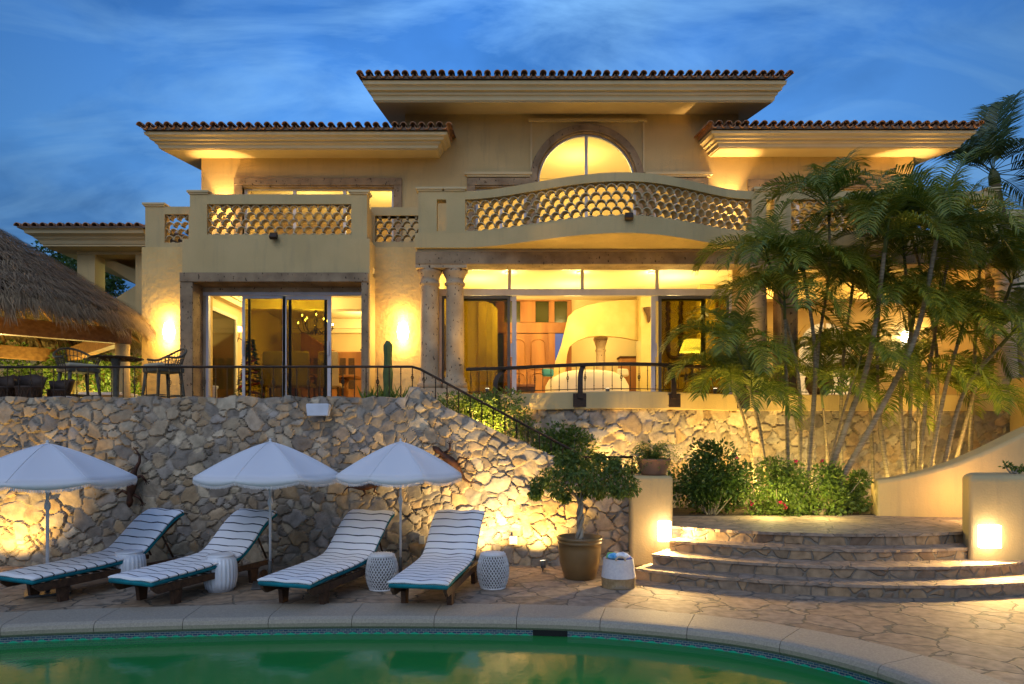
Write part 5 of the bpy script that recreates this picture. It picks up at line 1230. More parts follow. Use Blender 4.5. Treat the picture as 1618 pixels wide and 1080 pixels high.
# ================================================================ PALMS
def frond(m, base, dir_, L, droop, rg, nleaf=34, lw=.028, ll=.42, ras=None, vee=.5):
    """arching rachis with two rows of drooping leaflets"""
    d = Vector(dir_).normalized(); P = [Vector(base)]; n_ = 12; cur = d.copy()
    for i in range(n_):
        cur = (cur + Vector((0, 0, -droop*(i+1)/n_/n_*3.2))).normalized(); P.append(P[-1] + cur * L/n_)
    (ras or m).tube(P, [max(.004, .014*(1 - i/(n_+1))) for i in range(n_+1)], 4, cap=False)
    for k in range(nleaf):
        f = .16 + .84*k/nleaf; g_ = f*n_; i = min(int(g_), n_-1); p = P[i].lerp(P[i+1], g_ - i); t_ = (P[i+1] - P[i]).normalized()
        s = t_.cross(Vector((0, 0, 1))); s = s.normalized() if s.length > .05 else Vector((1, 0, 0)); up = s.cross(t_).normalized()
        ln = ll * (math.sin(math.pi*(.12 + .80*f)) ** .7) * rg.uniform(.85, 1.1)
        for sg in (-1, 1):
            dd = (s*sg + t_*(.55 + .5*f) + up*vee*rg.uniform(.6, 1.1) + rv(rg)*.07).normalized()
            e1 = p + dd*ln*.5; e2 = e1 + (dd + Vector((0, 0, -.55))).normalized()*ln*.5
            wv_ = dd.cross(up).normalized() * lw * .5
            m.add([p - wv_*.4, e1 - wv_, e1 + wv_, p + wv_*.4], [(0, 1, 2, 3)]); b = len(m.V); m.V += [tuple(e2)]; m.F.append((b-3, b, b-2)); m.S.append(False)
def palm(label, pts, nf, L, seed, mat=m_palm, r0=.055, r1=.035, name='areca_palm', group='slender palms in the garden clump', droop=1.3, ll=.42, lean=.0, lw=.028, cat='palm tree', nleaf=34, frange=(.15, 1.25)):
    rg = random.Random(seed); pts = [Vector(p) for p in pts]
    t = thing(name, label, cat, pts[0], group)
    C_ = catmull(pts, 8, False) if len(pts) > 2 else [pts[0].lerp(pts[1], i/10) for i in range(11)]
    m = MB(); dense = []
    tl = 0
    for i in range(len(C_)-1): tl += (C_[i+1]-C_[i]).length
    N_ = max(20, int(tl/.035)); acc_ = [0]
    for i in range(len(C_)-1): acc_.append(acc_[-1] + (C_[i+1]-C_[i]).length)
    for i in range(N_+1):
        s = tl*i/N_; j = min(int(np.searchsorted(acc_, s, side='right'))-1, len(C_)-2); dense.append(C_[j].lerp(C_[j+1], (s-acc_[j])/max(1e-6, acc_[j+1]-acc_[j])))
    rr = [(r0 + (r1-r0)*i/N_) * (1.0 + (.10 if i % 3 == 0 else -.02)) for i in range(N_+1)]
    m.tube(dense, rr, 8); m.build('trunk', m_bark, t)
    top = dense[-1]; tg = (dense[-1] - dense[-4]).normalized()
    cs_ = MB(); cs_.tube([top - tg*.05, top + tg*.22, top + tg*.42], [r1*1.25, r1*1.1, r1*.4], 8); cs_.build('crownshaft', m_shaft, t)
    m = MB()
    for k in range(nf):
        a = 2.4*k + rg.uniform(-.3, .3); el_ = frange[0] + (frange[1]-frange[0])*((k*.618) % 1)
        d = Vector((math.cos(a)*math.cos(el_), math.sin(a)*math.cos(el_), math.sin(el_))) + tg*.35
        frond(m, top + tg*rg.uniform(.15, .4), d, L*rg.uniform(.8, 1.1), droop*rg.uniform(.8, 1.2), rg, nleaf, lw, ll)
    m.build('crown', mat, t, recalc=False); return t
m_shaft = M('green crownshaft', (.12, .13, .04), (.08, .10, .03), 6, .5)
def gp_(px, D, z): return (PX(px, D), D, z)
def pw(px, py, D): return W(px, py, D)
PALMS = [
 ('thin palm stem leaning left at the left edge of the palm clump', [gp_(1222, 12.0, .6), pw(1196, 660, 11.9), pw(1172, 575, 11.8)], 7, 1.15, .035),
 ('short palm with a low crown in front of the garden wall, left of the clump', [gp_(1215, 12.1, .6), pw(1203, 690, 12.0), pw(1192, 640, 12.0)], 7, 1.0, .04),
 ('straight upright palm stem in the left of the clump with a mid height crown', [gp_(1246, 12.0, .6), pw(1243, 620, 12.0), pw(1240, 500, 12.0)], 9, 1.25, .045),
 ('palm stem with a crown against the stone pier beside the living room', [gp_(1262, 12.2, .6), pw(1262, 600, 12.2), pw(1222, 440, 12.2)], 9, 1.3, .045),
 ('curving palm stem whose crown sits before the balcony slab', [gp_(1270, 12.0, .6), pw(1288, 580, 12.0), pw(1273, 450, 12.0)], 9, 1.25, .05),
 ('tallest thin palm of the left clump, its crown reaching the balustrade', [gp_(1278, 12.3, .6), pw(1292, 560, 12.3), pw(1309, 440, 12.3), pw(1310, 345, 12.3)], 9, 1.15, .042),
 ('long diagonal palm trunk leaning right from behind the bougainvillea', [gp_(1286, 11.6, .6), pw(1340, 665, 11.6), pw(1375, 560, 11.6), pw(1398, 395, 11.6)], 10, 1.35, .062),
 ('second long diagonal palm trunk crossing lower to the right', [gp_(1296, 11.5, .6), pw(1395, 640, 11.5), pw(1450, 520, 11.5), pw(1480, 375, 11.5)], 10, 1.4, .062),
 ('thin arching palm stem between the two diagonal trunks', [gp_(1292, 12.0, .6), pw(1330, 660, 12.0), pw(1352, 590, 12.0)], 6, 1.1, .035),
 ('dark upright palm behind the diagonal trunks with a crown below the balcony', [gp_(1410, 12.4, .6), pw(1388, 640, 12.4), pw(1388, 500, 12.4)], 9, 1.3, .045),
 ('pale palm stem in the middle of the right clump', [gp_(1436, 12.2, .6), pw(1423, 630, 12.2), pw(1440, 520, 12.2)], 9, 1.25, .05),
 ('slender palm with a high crown beside the right balustrade', [gp_(1450, 12.4, .6), pw(1466, 600, 12.4), pw(1500, 400, 12.4)], 10, 1.3, .045),
 ('palm stem leaning right with its crown in front of the loggia', [gp_(1458, 12.1, .6), pw(1490, 630, 12.1), pw(1514, 540, 12.1)], 9, 1.25, .05),
 ('palm leaning far right over the curved garden wall', [gp_(1478, 12.1, .6), pw(1519, 630, 12.1), pw(1582, 545, 12.1)], 9, 1.3, .052),
 ('rearmost right palm stem with a crown beside the end column', [gp_(1490, 12.5, .6), pw(1545, 600, 12.5), pw(1590, 470, 12.5)], 9, 1.3, .045),
 ('short bushy palm low in the right clump by the curved wall', [gp_(1530, 12.7, .6), pw(1532, 690, 12.7), pw(1535, 650, 12.7)], 8, 1.1, .04),
 ('upright palm of the right clump whose crown hides the balcony slab', [gp_(1432, 12.6, .6), pw(1440, 560, 12.6), pw(1430, 420, 12.6)], 9, 1.3, .045),
 ('low palm between the living room opening and the left clump, fronds over the railing', [gp_(1200, 12.3, .6), pw(1180, 680, 12.3), pw(1160, 620, 12.3)], 5, 1.0, .04),
 ('middle palm with a crown just right of the stone pier', [gp_(1330, 12.7, .6), pw(1330, 600, 12.7), pw(1345, 470, 12.7)], 7, 1.2, .045),
 ('tall rear palm whose crown covers the right balustrade', [gp_(1470, 12.9, .6), pw(1480, 560, 12.9), pw(1440, 370, 12.9)], 8, 1.3, .045),
 ('rear palm with a crown beside the balcony end pier', [gp_(1530, 12.9, .6), pw(1540, 560, 12.9), pw(1548, 420, 12.9)], 8, 1.3, .045),
 ('low bushy palm just left of the crossing trunks, fronds over the planting bed', [gp_(1310, 12.5, .6), pw(1305, 690, 12.5), pw(1300, 640, 12.5)], 5, 1.1, .035),
 ('low palm with fronds hanging before the loggia floor', [gp_(1450, 12.7, .6), pw(1450, 690, 12.7), pw(1452, 610, 12.7)], 6, 1.2, .04),
 ('short palm filling the gap beneath the two diagonal trunks', [gp_(1380, 12.8, .6), pw(1378, 700, 12.8), pw(1374, 640, 12.8)], 7, 1.1, .04),
]
for i, (lab, pts, nf, L, r0) in enumerate(PALMS): palm(lab, pts, nf + 5, L*1.25, 40 + i, r0=r0*.92, r1=r0*.55, nleaf=31, ll=.5, frange=(-.25, 1.3), droop=1.25, lw=.027)
palm('large coconut palm rising behind the right end of the villa', [(PX(1640, 20), 20, -2), (PX(1620, 20), 20, 4), (PX(1572, 20), 20, PZ(288, 20))], 19, 3.1, 77, m_palmd, .2, .13, 'coconut_palm', None, 0.8, .85, lw=.045, nleaf=44, frange=(-.6, 1.35))

# ================================================================ SHRUBS
bush('bougainvillea', 'dark bougainvillea shrub with small leaves right of the left step pillar', 'shrub', (PX(1125, 11.6), 11.65, 1.12), (.74, .38, .58), 7500, .075, m_leaf, 1, 'shrubs behind the landing', flowers=3, clumps=26)
bush('bougainvillea', 'bright lit bougainvillea in front of the palm stems with a few magenta flowers', 'shrub', (PX(1238, 11.5), 11.6, 1.02), (.74, .38, .52), 7000, .068, m_leafl, 2, 'shrubs behind the landing', flowers=5, clumps=26)
bush('bougainvillea', 'loose bougainvillea at the foot of the crossing palm trunks', 'shrub', (PX(1325, 11.5), 11.6, 1.0), (.6, .33, .54), 4500, .07, m_leafl, 3, 'shrubs behind the landing', flowers=3, clumps=12)
bush('low_shrub', 'low dark ground shrub left of the curved garden wall', 'shrub', (PX(1365, 11.8), 12.0, .78), (.5, .35, .3), 2600, .065, m_leaf, 4, 'shrubs behind the landing')
bush('terrace_shrub', 'leafy green bush beside the twin columns at the top of the stair', 'shrub', (PX(755, 12.6), 12.7, 2.42), (.85, .4, .42), 4200, .075, m_leafl, 5, 'bushes along the stair', clumps=12, base=(PX(755, 12.6), 12.7, .6))
bush('terrace_shrub', 'sparse grey twiggy bush below the curved terrace', 'shrub', (PX(830, 12.2), 12.3, 2.0), (.55, .35, .45), 1700, .055, m_leafl, 6, 'bushes along the stair', twigs=40, clumps=10, base=(PX(830, 12.2), 12.3, .6))
bush('terrace_shrub', 'bright yellow green bush behind the lower stair railing', 'shrub', (PX(895, 11.9), 12.1, 1.62), (.8, .38, .7), 6500, .075, m_leafl, 7, 'bushes along the stair', clumps=16, base=(PX(895, 11.9), 12.1, .6))
bush('garden_bush', 'green bush between the ficus and the left step pillar, behind the wall', 'shrub', (PX(985, 11.5), 11.7, 1.2), (.42, .3, .5), 2200, .06, m_leaf, 8, 'bushes along the stair', clumps=8, base=(PX(985, 11.5), 11.7, .6))
# climbing weeds at the right pillar
bush('succulent', 'tiny green plant poking over the top of the right step pillar', 'plant', (6.95, 9.4, PZ(751, 9.0) + .08), (.14, .1, .09), 160, .05, m_leafl, 9, twigs=5, clumps=4)

# ================================================================ CACTUS AND TERRACE PLANTS
ct = thing('cactus', 'tall columnar cactus in the spiky bed beneath the right wall sconce', 'cactus', (PX(613, 12), 12, 2.46)); m = MB(); S_ = 40; vs = []
for j in range(15):
    z = 2.46 + (PZ(538, 12) - 2.46)*j/14; r_ = .085*(1.0 - .12*(j > 7) - (.55 if j == 14 else 0) + .07*math.sin(j*1.1)) * (1 if j < 14 else 1)
    for k in range(S_): a = 2*math.pi*k/S_; rr = r_*(1 - .16*abs(math.sin(a*4))); vs.append((PX(613, 12) + rr*math.cos(a), 12 + rr*math.sin(a), z))
m.add(vs, [(i*S_+k, i*S_+(k+1) % S_, (i+1)*S_+(k+1) % S_, (i+1)*S_+k) for i in range(14) for k in range(S_)] + [tuple(14*S_+k for k in range(S_))], True); m.build('stem', M('cactus skin', (.10, .14, .045), (.07, .1, .03), 6, .6), ct)
ag = thing('agave_plant', 'low spiky green plants round the foot of the columnar cactus', 'plant', (PX(607, 11.9), 11.9, 2.46)); m = MB(); rg = random.Random(4)
for k in range(110):
    b_ = Vector((PX(607, 11.9) + rg.uniform(-.35, .45), 11.9 + rg.uniform(-.2, .2), 2.5)); d = Vector((rg.uniform(-.6, .6), rg.uniform(-.4, .4), 1)); leafquad(m, b_, d, rv(rg), rg.uniform(.2, .38), .035)
m.build('leaves', m_leafl, ag, recalc=False)

# ================================================================ TERRACE FURNITURE
def bar_chair(label, x, y, rz_):
    t = thing('bar_chair', label, 'bar chair', (0, 0, 0), 'rattan bar chairs on the terrace')
    for sx in (-1, 1):
        for sy in (-1, 1): m = MB(); m.tube([(sx*.29, sy*.26, 0), (sx*.22, sy*.20, .68)], [.022, .034], 8); m.build('leg', m_rattan, t)
    m = MB(); m.tube([(-.28, -.25, .22), (.28, -.25, .22), (.28, .25, .22), (-.28, .25, .22), (-.28, -.25, .22)], .014, 6); m.build('foot_rest', m_rattan, t)
    m = MB(); m.box(-.27, .27, -.25, .26, .64, .73); m.build('seat', m_rattan, t, bevel=.02)
    m = MB(); m.box(-.26, .26, -.24, .24, .735, .80); m.build('cushion', m_cush, t, bevel=.025, seg=3)
    m = MB(); P = []
    for k in range(25):
        a = math.pi*(-.18) + math.pi*1.36*k/24; f = max(0, math.sin(a)); P.append(Vector((.37*math.cos(a), .05 + .33*math.sin(a), .90 + .22*f**1.5)))
    m.tube(P, .02, 8)
    for k in range(0, 25): m.tube([P[k], Vector((P[k].x*.78, P[k].y*.74, .70))], .007, 4, cap=False)
    for q in (.3, .6):
        m.tube([P[k].lerp(Vector((P[k].x*.78, P[k].y*.74, .70)), q) for k in range(25)], .007, 4, cap=False)
    m.build('backrest', m_rattan, t); return place(t, x, y, 2.46, rz_)
bar_chair('open backed rattan bar chair left of the round iron bar table', PX(124, 12.6), 12.6, R(-35) + math.pi/2)
bar_chair('rattan bar chair right of the bar table, beneath the left wall sconce', PX(258, 12.6), 12.6, R(-35))
bt = thing('bar_table', 'tall round iron bar table with a pierced top between the two bar chairs', 'table', (PX(183, 12.9), 12.9, 2.46)); tx, ty_ = PX(183, 12.9), 12.9
m = MB(); zt2 = PZ(566, 12.9)
for r_ in (.46, .30, .15): m.tube([(tx + r_*math.cos(2*math.pi*k/40), ty_ + r_*math.sin(2*math.pi*k/40), zt2) for k in range(41)], .014, 5)
for k in range(16): a = 2*math.pi*k/16; m.tube([(tx, ty_, zt2), (tx + .23*math.cos(a + .35), ty_ + .23*math.sin(a + .35), zt2), (tx + .46*math.cos(a), ty_ + .46*math.sin(a), zt2)], .012, 4)
m.build('pierced_top', m_iron, bt, recalc=False)
m = MB(); m.lathe([(.27, 0), (.26, .02), (.09, .06), (.055, .12), (.06, zt2 - 2.46 - .25), (.075, zt2 - 2.46 - .12), (.09, zt2 - 2.46)], 16, (tx, ty_, 2.46)); m.build('pedestal', m_rattan, bt)
# barrel chairs of hide and cane
def barrel(label, x, y, s=1.0, rz_=0):
    t = thing('barrel_chair', label, 'chair', (0, 0, 0), 'dark barrel chairs by the railing')
    m = MB(); m.lathe([(.30, .0), (.29, .03), (.27, .2), (.31, .42), (.34, .46), (.33, .50), (0, .51)], 24); m.build('seat', m_leather, t)
    m = MB(); vs = []
    for j, z in enumerate((.44, .66, .86)):
        for k in range(15): a = math.pi*(.0 + 1.0*k/14); r_ = .33 + .05*j; vs.append((r_*math.cos(a), r_*math.sin(a), z - (.10*abs(math.cos(a)) if j == 2 else 0)))
    m.add(vs, [(i*15+k, i*15+k+1, (i+1)*15+k+1, (i+1)*15+k) for i in range(2) for k in range(14)], True); o = m.build('backrest', m_leather, t); o.modifiers.new('s', 'SOLIDIFY').thickness = .035
    m = MB()
    for k in range(14): a = 2*math.pi*k/14; m.tube([(.28*math.cos(a), .28*math.sin(a), .02), (.31*math.cos(a + .45), .31*math.sin(a + .45), .45)], .012, 4, cap=False); m.tube([(.28*math.cos(a), .28*math.sin(a), .02), (.31*math.cos(a - .45), .31*math.sin(a - .45), .45)], .012, 4, cap=False)
    m.build('cane_base', m_wood_d, t, recalc=False); return place(t, x, y, 2.46, rz_, (s, s, s))
barrel('dark barrel chair at the left edge of the terrace', PX(4, 11.6), 11.6, .62); barrel('dark barrel chair in the middle of the three, left of the first bar chair', PX(46, 11.5), 11.5, .62, .4); barrel('dark barrel chair nearest the bar chairs', PX(93, 11.9), 11.9, .57, -.3)
ot = thing('low_table', 'low white topped table glowing behind the railing under the bar table', 'table', (PX(165, 14.2), 14.2, 2.46))
MB().box(PX(133, 14.2), PX(198, 14.2), 14.0, 14.7, 2.78, 2.84).build('table_top', m_ceram, ot, bevel=.01); MB().box(PX(145, 14.2), PX(186, 14.2), 14.15, 14.55, 2.46, 2.779).build('base', m_trim, ot)

# ================================================================ THATCHED PALAPA
pc = Vector((-11.5, 14.5)); pr0, zap, zrim = 3.7, 6.62, 4.34
pa_ = thing('palapa', 'round thatched palapa with a ragged dry palm roof at the left edge', 'palapa', (pc.x, pc.y, 2.46))
def cone_pt(a, f, lift=0): 
    r_ = pr0*f; z = zap - (zap - zrim)*f + .10*math.sin(math.pi*f); return Vector((pc.x + r_*math.cos(a), pc.y + r_*math.sin(a), z + lift))
m = MB(); S_ = 64; rows = 12
m.add([cone_pt(2*math.pi*k/S_, max(.01, j/rows*.985), -.08) for j in range(rows+1) for k in range(S_)], [(i*S_+k, i*S_+(k+1) % S_, (i+1)*S_+(k+1) % S_, (i+1)*S_+k) for i in range(rows) for k in range(S_)], True); m.build('roof_underlayer', m_thatchb, pa_)
m = MB(); rg = random.Random(12)
for i in range(30000):
    f = rg.random()**.6*1.0; a = rg.uniform(0, 2*math.pi)
    if math.sin(a) > .3 and rg.random() < .6: continue
    lay = math.floor(f*9)/9
    p = cone_pt(a, f, .02 + .10*(1-(f*9) % 1)); ln = rg.uniform(.25, .5); d = (cone_pt(a + rg.uniform(-.05, .05), f + .1) - cone_pt(a, f)).normalized(); d = (d + rv(rg)*.17).normalized()
    if f > .93: d = (d + Vector((0, 0, -.5))).normalized()
    s = Vector((-math.sin(a), math.cos(a), 0)) * rg.uniform(.005, .012)
    m.add([p - s, p + s, p + d*ln + s*.2, p + d*ln - s*.2], [(0, 1, 2, 3)])
m.build('thatch', m_thatch, pa_, recalc=False)
m = MB()
for i in range(15000):
    a = rg.uniform(0, 2*math.pi); f = rg.uniform(.93, 1.0); p = cone_pt(a, f, rg.uniform(-.1, .05)); ln = rg.uniform(.12, .42) * (1 + .35*math.sin(a*23) + .2*math.sin(a*57)); d = Vector((math.cos(a)*.55, math.sin(a)*.55, -1)) + rv(rg)*.25; d.normalize(); s = Vector((-math.sin(a), math.cos(a), 0)) * rg.uniform(.005, .013)
    m.add([p - s, p + s, p + d*ln + s*.2, p + d*ln - s*.2], [(0, 1, 2, 3)])
m.build('fringe', m_thatch, pa_, recalc=False)
zbm0, zbm1 = 3.86, 4.18
pts4 = [(-8.05, 14.25), (-11.5, 17.8), (-14.9, 14.3), (-11.4, 11.3)]
for i in range(4):
    a, b = Vector((*pts4[i], (zbm0+zbm1)/2)), Vector((*pts4[(i+1) % 4], (zbm0+zbm1)/2)); d = b - a
    m = MB(); m.obox((a+b)/2, (d.length + .3, .2, zbm1 - zbm0), (0, 0, math.atan2(d.y, d.x))); m.build('beam', m_beamw, pa_, bevel=.01)
for i, (x, y) in enumerate(pts4): m = MB(); m.lathe([(.16, 0), (.15, .3), (.14, zbm0 - 2.47)], 18, (x, y, 2.46)); m.build('post', m_stucco_rough, pa_)
for k in range(28): a = 2*math.pi*k/28; m = MB(); m.tube([cone_pt(a, .04, -.14), cone_pt(a, .97, -.14)], .03, 6); m.build('rafter', m_beamw, pa_)
point((-10.2, 13.6, 3.5), 70, (1, .66, .22), .15)

# ================================================================ FAR LEFT WING
fw = thing('annex', 'pale two storey annex with an open stair porch behind the thatched roof', 'building', (PX(140, 18), 18, 2))
def fb_(name, boxes, mat=m_stucco, bev=0):
    m = MB()
    for b in boxes: m.box(*b)
    return m.build(name, mat, fw, bevel=bev)
Y_ = 18.0; q = lambda px: PX(px, Y_); z_ = lambda py: PZ(py, Y_)
fb_('column', [(q(122), q(150), Y_, Y_ + .45, 2.46, z_(402))]); fb_('lintel', [(q(122), q(236), Y_ - .02, Y_ + .45, z_(402) + .001, z_(396))]); fb_('side_pier', [(q(214), q(236), Y_, Y_ + .45, 2.46, z_(402))])
fb_('back_wall', [(q(160), q(236) + 1.6, Y_ + 2.2, Y_ + 2.4, 2.46, z_(396))]); 
m = MB(); m.prism([(q(150), z_(412)), (q(212), z_(450)), (q(214), z_(450)), (q(214), z_(425)), (q(165), z_(405)), (q(150), z_(405))], Y_ + .5, Y_ + 1.5); m.build('upper_stair_flight', m_stucco, fw)
m = MB(); m.prism([(q(152), z_(480)), (q(212), z_(442)), (q(212), z_(560)), (q(152), z_(560))], Y_ + .3, Y_ + .5); m.build('stair_parapet', m_stucco, fw)
fb_('porch_slab', [(q(122) + .01, q(236) - .01, Y_ + .46, Y_ + 2.19, z_(400), z_(396))])
m = MB(); prf = [(0, 0), (.0, .1), (.08, .14), (.2, .35), (.4, .5), (.44, .56), (.8, .72), (.85, .9), (1, 1)]
x0, x1, yf, z0, h_, ow = q(88), -9.2, 17.5, z_(400) + .05, .36, .34
rows = [[(x0 - o*ow, 22, z0 + dz*h_), (x0 - o*ow, yf - o*ow, z0 + dz*h_), (x1, yf - o*ow, z0 + dz*h_), (x1, 22, z0 + dz*h_)] for o, dz in prf]
m.add([v for r_ in rows for v in r_], [(i*4+j, i*4+j+1, (i+1)*4+j+1, (i+1)*4+j) for i in range(len(rows)-1) for j in range(3)]); m.add(rows[0], [(0, 1, 2, 3)]); m.add(rows[-1], [(3, 2, 1, 0)]); m.add([r_[3] for r_ in rows], [tuple(range(len(rows)))]); m.add([r_[0] for r_ in rows], [tuple(range(len(rows)))])
arf = m.build('roof', m_trim, fw)
m = MB(); n_ = int((x1 - x0 + ow)/.215)
for i in range(n_ + 1):
    cx = x0 - ow - .03 + i*.215
    for yy in range(10):
        A_, B_, C2 = [], [], []
        for j in range(9):
            t_ = math.pi*j/8; r_ = .085; zz_ = z0 + h_ + .02 + yy*.07
            A_.append((cx + r_*math.cos(t_), yf - ow - .08 + yy*.4, zz_ + .02 + r_*math.sin(t_))); B_.append((cx + r_*.85*math.cos(t_), yf - ow - .08 + (yy+1)*.4 + .03, zz_ + .075 + r_*.85*math.sin(t_))); C2.append((cx + r_*.8*math.cos(t_), yf - ow - .08 + yy*.4, zz_ + .02 + r_*.8*math.sin(t_)))
        m.strip(A_, B_, True); m.strip(A_, C2)
m.build('cover_tiles', m_tile, arf, recalc=False)
m = MB(); m.prism([(yf - ow - .04, z0 + h_ + .001), (22, z0 + h_ + .001), (22, z0 + h_ + .80), (yf - ow - .04, z0 + h_ + .03)], x0 - ow - .05, x1 + .1, 'x'); m.build('tile_bed', bpy.data.materials['roof mortar'], arf)
point((q(180), Y_ + 1.0, z_(432)), 8, (.9, 1, .6), .1)

# trees and lit greenery behind the palapa
for i, (px, py, D, rx, rz_, lab) in enumerate([(85, 430, 24, 1.6, 1.4, 'dark leafy tree between the palapa roof and the annex'), (152, 455, 27, 1.2, 1.5, 'dark tree seen through the annex porch')]):
    bush('garden_tree', lab, 'tree', tuple(W(px, py, D)), (rx, 1.2, rz_), 3500, .17, m_leaf, 60 + i, 'dark trees behind the annex', twigs=30, clumps=14, base=(PX(px, D), D, -2), stem=m_bark)
for i, (px, py, D, rx, rz_, lab) in enumerate([(25, 590, 17.6, 1.1, .7, 'lit green shrub behind the barrel chairs'), (110, 592, 17.4, 1.0, .65, 'bright yellow green shrub behind the left bar chair'), (182, 592, 17.2, .8, .7, 'bright lit shrub behind the round bar table'), (-50, 585, 17.5, 1.2, .8, 'lit shrub at the left end behind the palapa')]):
    bush('hedge_shrub', lab, 'shrub', tuple(W(px, py, D)), (rx, .5, rz_), 1600, .11, m_leafl, 70 + i, 'lit shrubs behind the palapa', clumps=10, base=(PX(px, D), D, 2.46))
for px in (-40, 40, 120, 190): point((PX(px, 16.6), 16.4, 2.75), 60, (1, .85, .25), .05)
gw = MB(); gw.box(-17, -8.06, 18.6, 18.8, 2.46, 4.4); tag(gw.build('boundary_wall', m_stucco), 'low stucco boundary wall behind the lit shrubs at the left', 'wall')
# neighbour building and hill at the far right
nb = thing('neighbour_house', 'plain pale blue grey neighbouring building behind the right end of the villa', 'building', (PX(1640, 30), 30, 0))
MB().box(PX(1590, 30), PX(1590, 30) + 9, 30, 38, -3, PZ(342, 30)).build('wall', m_trim, nb); MB().box(PX(1586, 30), PX(1590, 30) + 9.2, 29.85, 38.1, PZ(342, 30) + .001, PZ(332, 30)).build('parapet', m_trim, nb)
hm = MB(); vs = []; nx_, ny_ = 40, 8
for j in range(ny_):
    for i in range(nx_): x = 20 + i*4; y = 60 + j*10; vs.append((x, y, -3 + 14*math.sin(math.pi*j/(ny_-1))*(1 - math.exp(-(i/9)))*(1 + .15*math.sin(i*.9))))
hm.add(vs, [(j*nx_+i, j*nx_+i+1, (j+1)*nx_+i+1, (j+1)*nx_+i) for j in range(ny_-1) for i in range(nx_-1)], True); tag(hm.build('hill', M('dark scrub', (.03, .04, .02), (.05, .05, .03), .5, .95)), kind='structure')

# ================================================================ INTERIOR FURNITURE
def dining_chair(label, x, y):
    t = thing('dining_chair', label, 'chair', (0, 0, 0), 'high backed dining chairs')
    m = MB(); m.prism([(-.26, .42), (.26, .42), (.24, 1.22), (.2, 1.26), (-.2, 1.26), (-.24, 1.22)], -.30, -.22); m.build('backrest', m_linen, t, bevel=.015)
    MB().box(-.27, .27, -.22, .26, .40, .50).build('seat', m_linen, t, bevel=.02)
    for sx in (-1, 1):
        for sy in (-1, 1): m = MB(); m.tube([(sx*.23, sy*.22, 0), (sx*.23, sy*.22, .4)], [.022, .03], 8); m.build('leg', m_wood_d, t)
        m = MB(); m.tube([(sx*.27, -.24, .70), (sx*.27, .1, .70), (sx*.27, .15, .45)], .018, 6); m.build('armrest', m_wood_d, t)
    return place(t, x, y, 2.745)
for px, lab in ((437, 'high backed linen dining chair behind the left tinted door'), (478, 'high backed linen dining chair in the middle behind the tinted doors'), (523, 'high backed linen dining chair partly in the open right doorway')): dining_chair(lab, PX(px, 16.9), 16.9)
dt = thing('dining_table', 'dark dining table behind the high backed chairs', 'table', (-4.9, 17.8, 2.74)); MB().box(-6.0, -3.9, 17.3, 18.3, 3.44, 3.5).build('table_top', m_wood, dt, bevel=.01)
for x in (-5.6, -4.3): m = MB(); m.lathe([(.2, 0), (.1, .1), (.14, .35), (.08, .5), (.16, .69)], 16, (x, 17.8, 2.745)); m.build('pedestal', m_wood, dt)
ch = thing('chandelier', 'wrought iron candle chandelier glowing in the dining room', 'chandelier', (PX(499, 17.8), 17.8, 4.9)); cx, cyy, cz0 = PX(499, 17.8), 17.8, PZ(520, 17.8)
m = MB(); m.lathe([(0, -.12), (.03, -.1), (.05, 0), (.025, .12), (.06, .22), (.02, .35), (.04, .5), (.0, .55)], 12, (cx, cyy, cz0)); m.tube([(cx, cyy, cz0 + .5), (cx, cyy, 5.49)], .008, 5); m.build('stem', m_iron, ch)
for k in range(10):
    a = 2*math.pi*k/10; r_ = .46 if k % 2 else .36; zz_ = .12 if k % 2 else .28; c_, s_ = math.cos(a), math.sin(a); m = MB()
    m.tube([(cx + .03*c_, cyy + .03*s_, cz0 + .05), (cx + r_*.4*c_, cyy + r_*.4*s_, cz0 - .12), (cx + r_*.85*c_, cyy + r_*.85*s_, cz0 - .06), (cx + r_*c_, cyy + r_*s_, cz0 + zz_ - .06)], .01, 5); m.lathe([(.03, -.06), (.04, -.05), (.012, -.05), (.012, .02)], 8, (cx + r_*c_, cyy + r_*s_, cz0 + zz_)); ao = m.build('arm', m_iron, ch)
    m = MB(); m.lathe([(0, .02), (.014, .035), (.012, .06), (0, .085)], 8, (cx + r_*c_, cyy + r_*s_, cz0 + zz_)); m.build('bulb', m_bulb_, ao) if False else m.build('bulb', EM('candle bulb', (1, .8, .45), 30), ao)
point((cx, cyy - .1, cz0 + .3), 25, COOLW, .3)
cbn = thing('wood_bar', 'carved wooden bar with an arched sloping top at the right rear of the dining room', 'bar', (-3.9, 20, 2.74))
m = MB(); m.prism([(PX(475, 19.6), 2.745), (PX(475, 19.6), PZ(522, 19.6)), (PX(500, 19.6), PZ(538, 19.6)), (PX(524, 19.6), PZ(552, 19.6)), (PX(535, 19.6), PZ(555, 19.6)), (-2.96, PZ(555, 19.6)), (-2.96, 2.745)], 19.6, 20.5); m.build('panelled_front', m_wood, cbn, bevel=.02)
for i in range(6): MB().box(PX(482, 19.6) + i*.25, PX(482, 19.6) + i*.25 + .17, 19.575, 19.599, 3.3 , PZ(560, 19.6) - .1).build('panel', m_wood_d, cbn, bevel=.006)
MB().box(-3.3 - .9, -2.96, 19.4, 20.59, PZ(555, 19.6) + .002, PZ(552, 19.6)).build('counter_top', m_wood_d, cbn)
